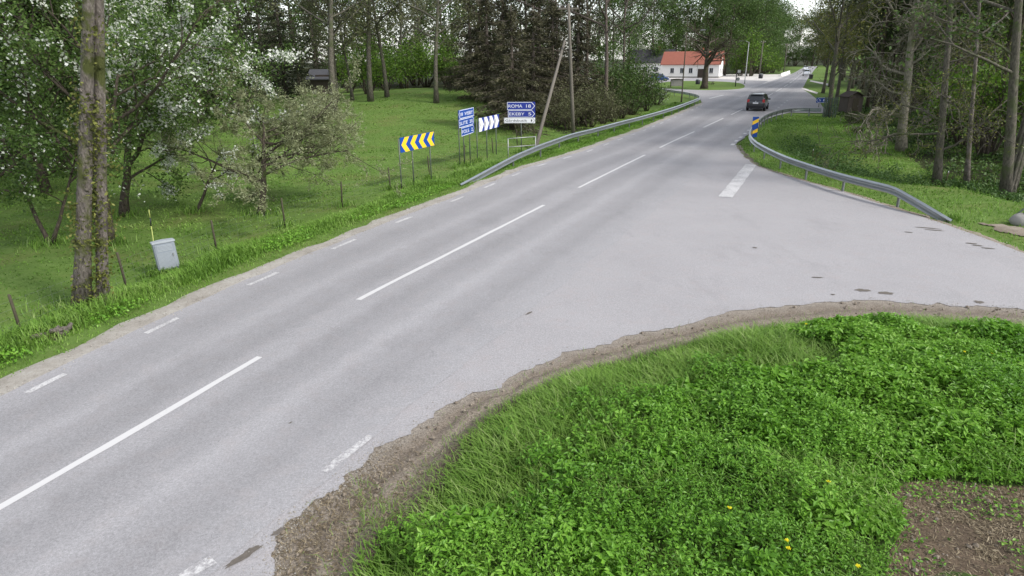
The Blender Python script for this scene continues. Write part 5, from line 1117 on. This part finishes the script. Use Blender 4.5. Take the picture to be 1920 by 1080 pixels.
# dark sign post on the island
p = GT(1378.5, 164); e = empty('sign_post', p, 'short dark post with a small round plate on the grass island', 'sign'); MB().tube([(0, 0, -.2), (0, 0, 2.6)], .085, 9).obj('post', 'sign_black', e)
MB().tube([(.35, -.06, 1.45), (.35, -.03, 1.45)], .32, 16).obj('plate', 'galv_dark', e); MB().box((.2, 0, 1.45), (.4, .05, .05)).obj('bracket', 'sign_black', e)
p = GT(1385, 142.5); e = empty('road_sign', p, 'small white square sign behind the forecourt', 'sign'); MB().tube([(0, 0, -.2), (0, 0, 1.5)], .05, 8).obj('post', 'pole_grey', e); MB().box((0, -.06, 1.3), (.85, .03, .75)).obj('plate', 'sign_white', e, .01)
# ------------------------------------------------------------------ island furniture
p = GT(1268, 165.5); e = empty('notice_board', p, 'weathered pale notice board standing on the end of the grass island', 'notice board'); 
MB().box((0, 0, .95), (2.0, .07, 1.15)).obj('panel', 'stone', e, .01); MB().prism([(-1.1, 1.52), (1.1, 1.52), (1.1, 1.58), (0, 1.66), (-1.1, 1.58)], (0, -.15, 0), (1, 0, 0), (0, 0, 1), (0, .3, 0)).obj('roof', 'wood_dark', e)
for d in (-1.06, 1.06): MB().box((d, 0, .72), (.10, .10, 1.64)).obj('post', 'wood_dark', e)
p = GT(1308, 160); e = empty('waste_bin', p, 'dark round bin beside the trunk on the grass island', 'bin'); MB().tube([(0, 0, -.05), (0, 0, .1), (0, 0, .9), (0, 0, .95)], [.36, .42, .46, .4], 12).obj('body', 'sign_black', e); MB().tube([(0, 0, .95), (0, 0, 1.12), (0, 0, 1.2)], [.46, .36, .1], 12).obj('lid', 'galv_dark', e)
p = GT(1330, 160.5); e = empty('picnic_table', p, 'small dark picnic table under the spreading island tree', 'picnic table')
for i in range(4): MB().box((0, -.33 + .22 * i, .75), (1.7, .19, .045)).obj('table_plank', 'wood_dark', e)
for d in (-.75, .75): MB().box((0, d, .45), (1.7, .25, .045)).obj('bench_plank', 'wood_dark', e)
for x_ in (-.6, .6):
    MB().tube([(x_, -.62, 0), (x_, -.25, .73)], .045, 6).obj('leg', 'wood_dark', e); MB().tube([(x_, .62, 0), (x_, .25, .73)], .045, 6).obj('leg', 'wood_dark', e); MB().box((x_ + .06, 0, .40), (.05, 1.7, .09)).obj('brace', 'wood_dark', e)
# ------------------------------------------------------------------ hut, tree guard, boulder, bent pole
p = GT(1592, 214); hut = empty('wooden_hut', p, 'small dark weathered wooden hut at the edge of the right wood', 'hut', rz=.12); hw, hd, hh_, ha = 1.5, 1.4, 1.65, 2.05
for i in range(10):
    x_ = -hw / 2 + hw * (i + .5) / 10; zt_ = hh_ + (ha - hh_) * (1 - abs(x_) / (hw / 2)) - .03
    MB().box((x_, -hd / 2 - .005 * (i % 2), zt_ / 2 - .05), (hw / 10 - .012, .03, zt_)).obj('plank', 'wood_hut', hut)
for s in (-1, 1):
    for i in range(8): MB().box((s * (hw / 2 + .002 * (i % 2)), -hd / 2 + .03 + (hd - .03) * (i + .5) / 8, hh_ / 2 - .06), (.03, hd / 8 - .012, hh_)).obj('plank', 'wood_hut', hut)
MB().box((0, hd / 2, .8), (hw - .04, .03, 1.6)).obj('back_wall', 'wood_dark', hut); MB().box((0, 0, .8), (hw - .08, hd - .08, 1.55)).obj('lining', 'sign_black', hut)
for s in (-1, 1): MB().prism([(0, ha + .03), (s * (hw / 2 + .14), hh_ - .05), (s * (hw / 2 + .14), hh_ + .01), (0, ha + .10)], (0, -hd / 2 - .15, 0), (1, 0, 0), (0, 0, 1), (0, hd + .3, 0)).obj('roof_slope', 'wood_dark', hut)
MB().box((.0, -hd / 2 - .03, .78), (.62, .03, 1.45)).obj('door', 'wood_post', hut); MB().box((.24, -hd / 2 - .06, .8), (.03, .03, .14)).obj('handle', 'galv_dark', hut)
p = GT(1555, 221); tg = empty('tree_guard', p, 'green slatted guard standing round the roadside tree trunk', 'tree guard')
for i in range(13):
    a = 6.283 * i / 13; MB().box((math.cos(a) * .55, .1 + math.sin(a) * .5, .85), (.06, .045, 1.9), Matrix.Rotation(a + math.pi / 2, 3, 'Z')).obj('slat', 'green_paint', tg)
for zz in (.35, 1.0, 1.65): 
    k = MB(); k.tube([(math.cos(6.283 * i / 18) * .58, .1 + math.sin(6.283 * i / 18) * .53, zz) for i in range(19)], .022, 5, False); k.obj('hoop', 'green_paint', tg)
p = GT(1914, 421); bo = MB(); rb = np.random.default_rng(6); ico = []
for i in range(9):
    for j in range(14):
        th = math.pi * i / 8; ph = 6.283 * j / 14; r_ = 1 + .18 * (rb.random() - .5); ico.append((.36 * r_ * math.sin(th) * math.cos(ph), .30 * r_ * math.sin(th) * math.sin(ph), .12 + .26 * r_ * math.cos(th)))
bo.add(ico, [(i * 14 + j, (i + 1) * 14 + j, (i + 1) * 14 + (j + 1) % 14, i * 14 + (j + 1) % 14) for i in range(8) for j in range(14)], True); o = bo.obj('boulder', 'stone'); o.location = p; tag(o, 'rounded grey boulder on the bare path by the bent green pole', 'boulder')
p = GT(1893, 414); q = on_plane(1921, 391, p, Vector((0, 1, 0))) - p; e = empty('bent_pole', p, 'slanting dark green pole stuck in the grass by the boulder', 'pole'); MB().tube([q * -.15, q * .5 + Vector((0, 0, .02)), q * 1.0, q * 1.5 + Vector((.1, 0, -.08)), q * 1.9 + Vector((.3, 0, -.3))], .035, 8).obj('shaft', 'green_paint', e); MB().tube([q * -.02, q * .06], .05, 8).obj('collar', 'galv_dark', e)
p = GT(104, 630); e = empty('log_pile', p, 'small heap of broken pale logs in the verge grass', 'log pile'); rb = np.random.default_rng(9)
for i in range(9):
    a = rb.random() * 3.1; c_ = Vector((rb.normal() * .16, rb.normal() * .12, .06 + .05 * (i // 4))); d = Vector((math.cos(a), math.sin(a), rb.normal() * .25)) * (.12 + .1 * rb.random()); MB().tube([c_ - d, c_, c_ + d], [.045, .055, .04], 7).obj('log', 'bark_grey', e)
# ------------------------------------------------------------------ buildings
def house(name, label, K, ang, L, D, He, Hr, wall, roof, wins, gwins, door=None, parent=None):
    """corner K on the ground, long wall running along ang, gable at right angles behind it"""
    e = empty(name, K, label, 'house', rz=ang)
    w = MB(); w.prism([(0, 0), (D, 0), (D, He), (D / 2, Hr), (0, He)], (0, 0, -.1), (0, -1, 0), (0, 0, 1), (L, 0, 0)); wo = w.obj('wall', wall, e)
    MB().box((L / 2, -D / 2, .15), (L + .06, D + .06, .5)).obj('plinth', 'stone', e)
    for s in (0, 1):
        y0, y1 = (.45, -D / 2) if s == 0 else (-D - .45, -D / 2); z0 = He - .45 * (Hr - He) / (D / 2)
        rf = MB(); rf.add([(-.4, y0, z0), (L + .4, y0, z0), (L + .4, y1, Hr), (-.4, y1, Hr), (-.4, y0, z0 + .14), (L + .4, y0, z0 + .14), (L + .4, y1, Hr + .14), (-.4, y1, Hr + .14)], [(0, 1, 2, 3), (7, 6, 5, 4), (4, 5, 1, 0), (5, 6, 2, 1), (6, 7, 3, 2), (7, 4, 0, 3)]); ro = rf.obj('roof', roof, e)
        if s == 0: MB().box((L * .35, -D * .45, Hr + .3), (.8, .7, 1.4)).obj('chimney', 'roof_red', ro) if L > 5 else None
    for (u, z, a_, b_) in wins:
        f = MB().box((u, .03, z), (a_ + .16, .06, b_ + .16)).obj('window', 'sign_white', e); MB().box((u, .07, z), (a_, .03, b_)).obj('pane', 'glass', f); MB().box((u, .09, z), (.05, .02, b_)).obj('mullion', 'sign_white', f); MB().box((u, .10, z - b_ / 2 - .1), (a_ + .3, .14, .05)).obj('sill', 'stone', f)
    for (u, z, a_, b_) in gwins:
        f = MB().box((-.03, -u, z), (.06, a_ + .16, b_ + .16)).obj('window', 'sign_white', e); MB().box((-.07, -u, z), (.03, a_, b_)).obj('pane', 'glass', f); MB().box((-.09, -u, z), (.02, .05, b_)).obj('mullion', 'sign_white', f)
    if door: d_ = MB().box((door, .05, 1.15), (1.9, .08, 2.3)).obj('door', 'wood_dark', e); MB().box((door - .7, .11, 1.1), (.06, .05, .2)).obj('handle', 'galv_dark', d_)
    return e
K = GT(1347, 146.5); ang = math.atan2(.42, -.907)
house('white_house', 'white plastered house with red tiled roof behind the grass island', K, ang, 15, 7, 3.7, 6.6, 'plaster', 'roof_red', [(2.0, 1.9, .9, 1.2), (7.3, 1.9, .9, 1.2), (9.6, 1.9, .9, 1.2), (12.2, 1.9, .9, 1.2)], [(2.0, 1.8, .8, 1.2), (5.0, 1.8, .8, 1.2), (3.5, 4.6, .8, .9)], 4.5)
K2 = at(1262, 140, 205); house('white_house', 'white house with dark roof half hidden by trees, left of the red-roofed one', K2, math.atan2(.2, -.98), 13, 8, 4.0, 7.5, 'plaster', 'roof_dark', [(2, 1.9, 1.1, 1.2), (5.2, 1.9, 1.1, 1.2), (8.4, 1.9, 1.1, 1.2), (11, 1.9, 1.1, 1.2)], [(4, 1.9, 1, 1.2)])
p = at(605, 185, 84); e = house('garden_shed', 'dark garden shed hidden behind the spruces at the top of the lawn', p + Vector((1.2, 0, 0)), math.pi - .1, 2.6, 2.4, 2.0, 2.8, 'wood_dark', 'roof_dark', [], [], .9)
# white barrier by the far road
O, U, N = px_plane((1464, 143.5), (1480, 137.5)); e = empty('concrete_barrier', O, 'low white concrete barrier along the left edge of the far road', 'barrier'); Lb = (GT(1480, 137.5) - O).length
for i in range(4):
    MB().prism([(-.28, -.05), (.28, -.05), (.26, .15), (.11, .45), (.09, .85), (-.09, .85), (-.11, .45), (-.26, .15)], U * (Lb * i / 4), N, Zv, U * (Lb / 4 - .12)).obj('block', 'plaster', e)
p = GT(1520, 148); e = empty('waste_bin', p, 'dark wheeled bin on the verge of the far road', 'bin'); MB().box((0, 0, .5), (.6, .7, 1.0), None, 1.15).obj('body', 'sign_black', e); MB().box((0, -.03, 1.05), (.75, .85, .09)).obj('lid', 'galv_dark', e); 
for s in (-1, 1): MB().tube([(s * .3, .38, .08), (s * .36, .38, .08)], .1, 10).obj('wheel', 'sign_black', e)
p = GT(1426, 147.5); e = empty('waste_bin', p, 'squat dark bin at the foot of the brown wooden pole', 'bin'); MB().tube([(0, 0, 0), (0, 0, .1), (0, 0, 1.0)], [.4, .5, .55], 10).obj('body', 'sign_black', e); MB().tube([(0, 0, 1.0), (0, 0, 1.15), (0, 0, 1.22)], [.55, .45, .1], 10).obj('lid', 'galv_dark', e)

# ------------------------------------------------------------------ cars
def car_paint(name, col):
    m, n, l, b = new_mat(name); b.inputs['Base Color'].default_value = (*col, 1); b.inputs['Roughness'].default_value = .28; b.inputs['Coat Weight'].default_value = .8; b.inputs['Coat Roughness'].default_value = .06; b.inputs['Metallic'].default_value = .2
    tc = n.new('ShaderNodeTexCoord'); t = noise(n, l, tc.outputs['Object'], 5); r = n.new('ShaderNodeMapRange'); l.new(t.outputs[0], r.inputs[0]); r.inputs[3].default_value = .22; r.inputs[4].default_value = .40; l.new(r.outputs[0], b.inputs['Roughness'])
car_paint('paint_black', (.022, .023, .027)); car_paint('paint_blue', (.02, .06, .16)); car_paint('paint_white', (.70, .71, .72)); car_paint('paint_silver', (.45, .46, .48))
plain('tyre', (.018, .018, .018), .85, 0, .2, .2, 20); plain('rim', (.42, .43, .44), .35, .8, .5, .1, 6); plain('lamp_red', (.45, .015, .02), .2, 0, .7, .1, 6); plain('lamp_clear', (.75, .76, .78), .12, 0, .8, .05, 6)
def car(label, loc, rz, paint, group=None, estate=False):
    e = empty('car', loc, label, 'car', group, rz)
    # x forward; rear at x = 0
    stn = [(0.00, .36, .70, .80, .80, .74), (.03, .30, .92, .98, .86, .74), (.10, .28, .98, 1.10, .89, .72), (.22, .27, 1.00, 1.38, .90, .66), (.36, .25, 1.00, 1.62, .905, .62), (.62, .24, 1.00, 1.69, .91, .62), (1.4, .23, .99, 1.72, .915, .64), (2.3, .23, .97, 1.70, .915, .64), (2.75, .23, .96, 1.58, .91, .62), (3.25, .23, .95, 1.22, .90, .62), (3.5, .23, .93, 1.02, .89, .66), (4.0, .24, .82, .90, .86, .66), (4.28, .28, .64, .70, .78, .60), (4.40, .36, .52, .56, .66, .5)]
    rings = []
    for x_, zb, be, tp, w_, wt in stn:
        h = [(w_ * .86, zb), (w_ * .97, zb + .08), (w_, (zb + be) / 2), (w_ * .985, be), (max(wt, 0) + (.04), be + (tp - be) * .82), (wt - .06, be + (tp - be) * .97), (wt * .5, tp)]
        if tp - be < .13: h[4] = (w_ * .93, be + (tp - be) * .5); h[5] = (w_ * .8, be + (tp - be) * .85)
        rings.append([(x_, y_, z_) for y_, z_ in h] + [(x_, -y_, z_) for y_, z_ in reversed(h)])
    k = len(rings[0]); b_ = MB(); b_.add([p for r_ in rings for p in r_], [(i * k + j, (i + 1) * k + j, (i + 1) * k + (j + 1) % k, i * k + (j + 1) % k) for i in range(len(rings) - 1) for j in range(k)], True)
    b_.f += [tuple(range(k)), tuple((len(rings) - 1) * k + j for j in reversed(range(k)))]; b_.sm += [False, False]
    bo_ = b_.obj('body', paint, e); md = bo_.modifiers.new('sub', 'SUBSURF'); md.levels = md.render_levels = 1
    def quad(nm, q, mat, par=e, th=.012):
        q = [Vector(a) for a in q]; n_ = (q[1] - q[0]).cross(q[3] - q[0]).normalized(); return MB().prism([(0, 0)], q[0], n_, n_, n_) if False else MB().add([a - n_ * .01 for a in q] + [a + n_ * th for a in q], [(3, 2, 1, 0), (4, 5, 6, 7), (0, 1, 5, 4), (1, 2, 6, 5), (2, 3, 7, 6), (3, 0, 4, 7)]).obj(nm, mat, par)
    quad('rear_window', [(.075, .68, 1.06), (.075, -.68, 1.06), (.335, -.57, 1.56), (.335, .57, 1.56)], 'glass', th=.03)
    quad('windscreen', [(3.40, -.70, 1.04), (3.40, .70, 1.04), (2.82, .58, 1.58), (2.82, -.58, 1.58)], 'glass', th=.03)
    for s in (-1, 1):
        for a_, c_ in ((.42, 1.15), (1.22, 2.05), (2.12, 3.0)):
            q = [(a_, s * .915, 1.04), (c_, s * .915, 1.04), (c_ - (.28 if c_ > 2.8 else .02), s * .715, 1.55), (a_ + (.08 if a_ < .5 else .0), s * .715, 1.57)]
            quad('side_window', q if s < 0 else [q[1], q[0], q[3], q[2]], 'glass', th=.012)
        MB().box((.07, s * .735, .99), (.10, .24, .30)).obj('tail_light', 'lamp_red', e, .03); MB().box((4.2, s * .62, .72), (.2, .3, .15)).obj('headlight', 'lamp_clear', e, .03)
        m_ = MB().box((2.78, s * 1.02, 1.06), (.14, .2, .14)).obj('mirror', paint, e, .03); MB().box((2.75, s * .93, 1.02), (.06, .12, .05)).obj('mirror_arm', 'sign_black', m_)
        MB().tube([(.5, s * .60, 1.735), (1.4, s * .62, 1.76), (2.4, s * .62, 1.735)], .018, 6).obj('roof_rail', 'galv_dark', e)
        for x_ in (.78, 3.55):
            wh = MB(); ty = MB(); pr = [(.20, -.10), (.30, -.11), (.325, -.08), (.325, .08), (.30, .11), (.20, .10)]
            fr_ = [(Vector((x_, s * .82, .325)), Vector((math.cos(a), 0, math.sin(a))), Vector((0, 1, 0))) for a in np.linspace(0, 2 * math.pi, 25)]
            wo_ = empty_child = MB().sweep(pr, fr_).obj('wheel', 'tyre', e); rm = MB(); rm.tube([(x_, s * .86, .325), (x_, s * .90, .325)], .20, 18)
            rm.obj('rim', 'rim', wo_)
            for a in range(5): t_ = a * 1.2566; MB().box((x_ + math.cos(t_) * .10, s * .91, .325 + math.sin(t_) * .10), (.17, .02, .05), Matrix.Rotation(-t_, 3, 'Y')).obj('spoke', 'rim', wo_)
            MB().tube([(x_, s * .906, .325), (x_, s * .909, .325)], .355, 24).obj('wheel_arch', 'sign_black', e) if False else None
    MB().box((-.005, 0, .80), (.03, .52, .13)).obj('number_plate', 'sign_white', e); MB().box((.02, 0, .50), (.10, 1.5, .10)).obj('bumper_strip', 'sign_black', e, .03)
    MB().tube([(.012, 0, .965), (-.012, 0, .965)], .058, 14).obj('emblem', 'rim', e); MB().box((.25, 0, 1.64), (.26, 1.15, .035)).obj('spoiler', paint, e, .01)
    MB().tube([(.05, .25, 1.08), (.12, -.15, 1.16)], .01, 5).obj('wiper', 'sign_black', e)
    return e
def heading(px, py): t = st_px(px, py); a, b_ = at_st(t, 0), at_st(t + 3, 0); return math.atan2(b_[1] - a[1], b_[0] - a[0])
p = G(1415, 208.5, .012); car('black people carrier seen from behind driving up the road', p, heading(1392, 205), 'paint_black')
p = G(1511.5, 142.5, .012); hd_ = heading(1500, 141); car('pale oncoming car, first of two far up the road', p + Vector((math.cos(hd_), math.sin(hd_), 0)) * 4.4, hd_ + math.pi, 'paint_silver')
p = G(1510, 132.5, .012); car('white car following behind the pale one far up the road', p + Vector((math.cos(hd_), math.sin(hd_), 0)) * 4.4, hd_ + math.pi, 'paint_white')
p = GT(1228, 152.5); p.z = 0.0; car('dark blue car parked on the forecourt behind the scrub', p + Vector((-1.2, 0, 0)), -.15, 'paint_blue')
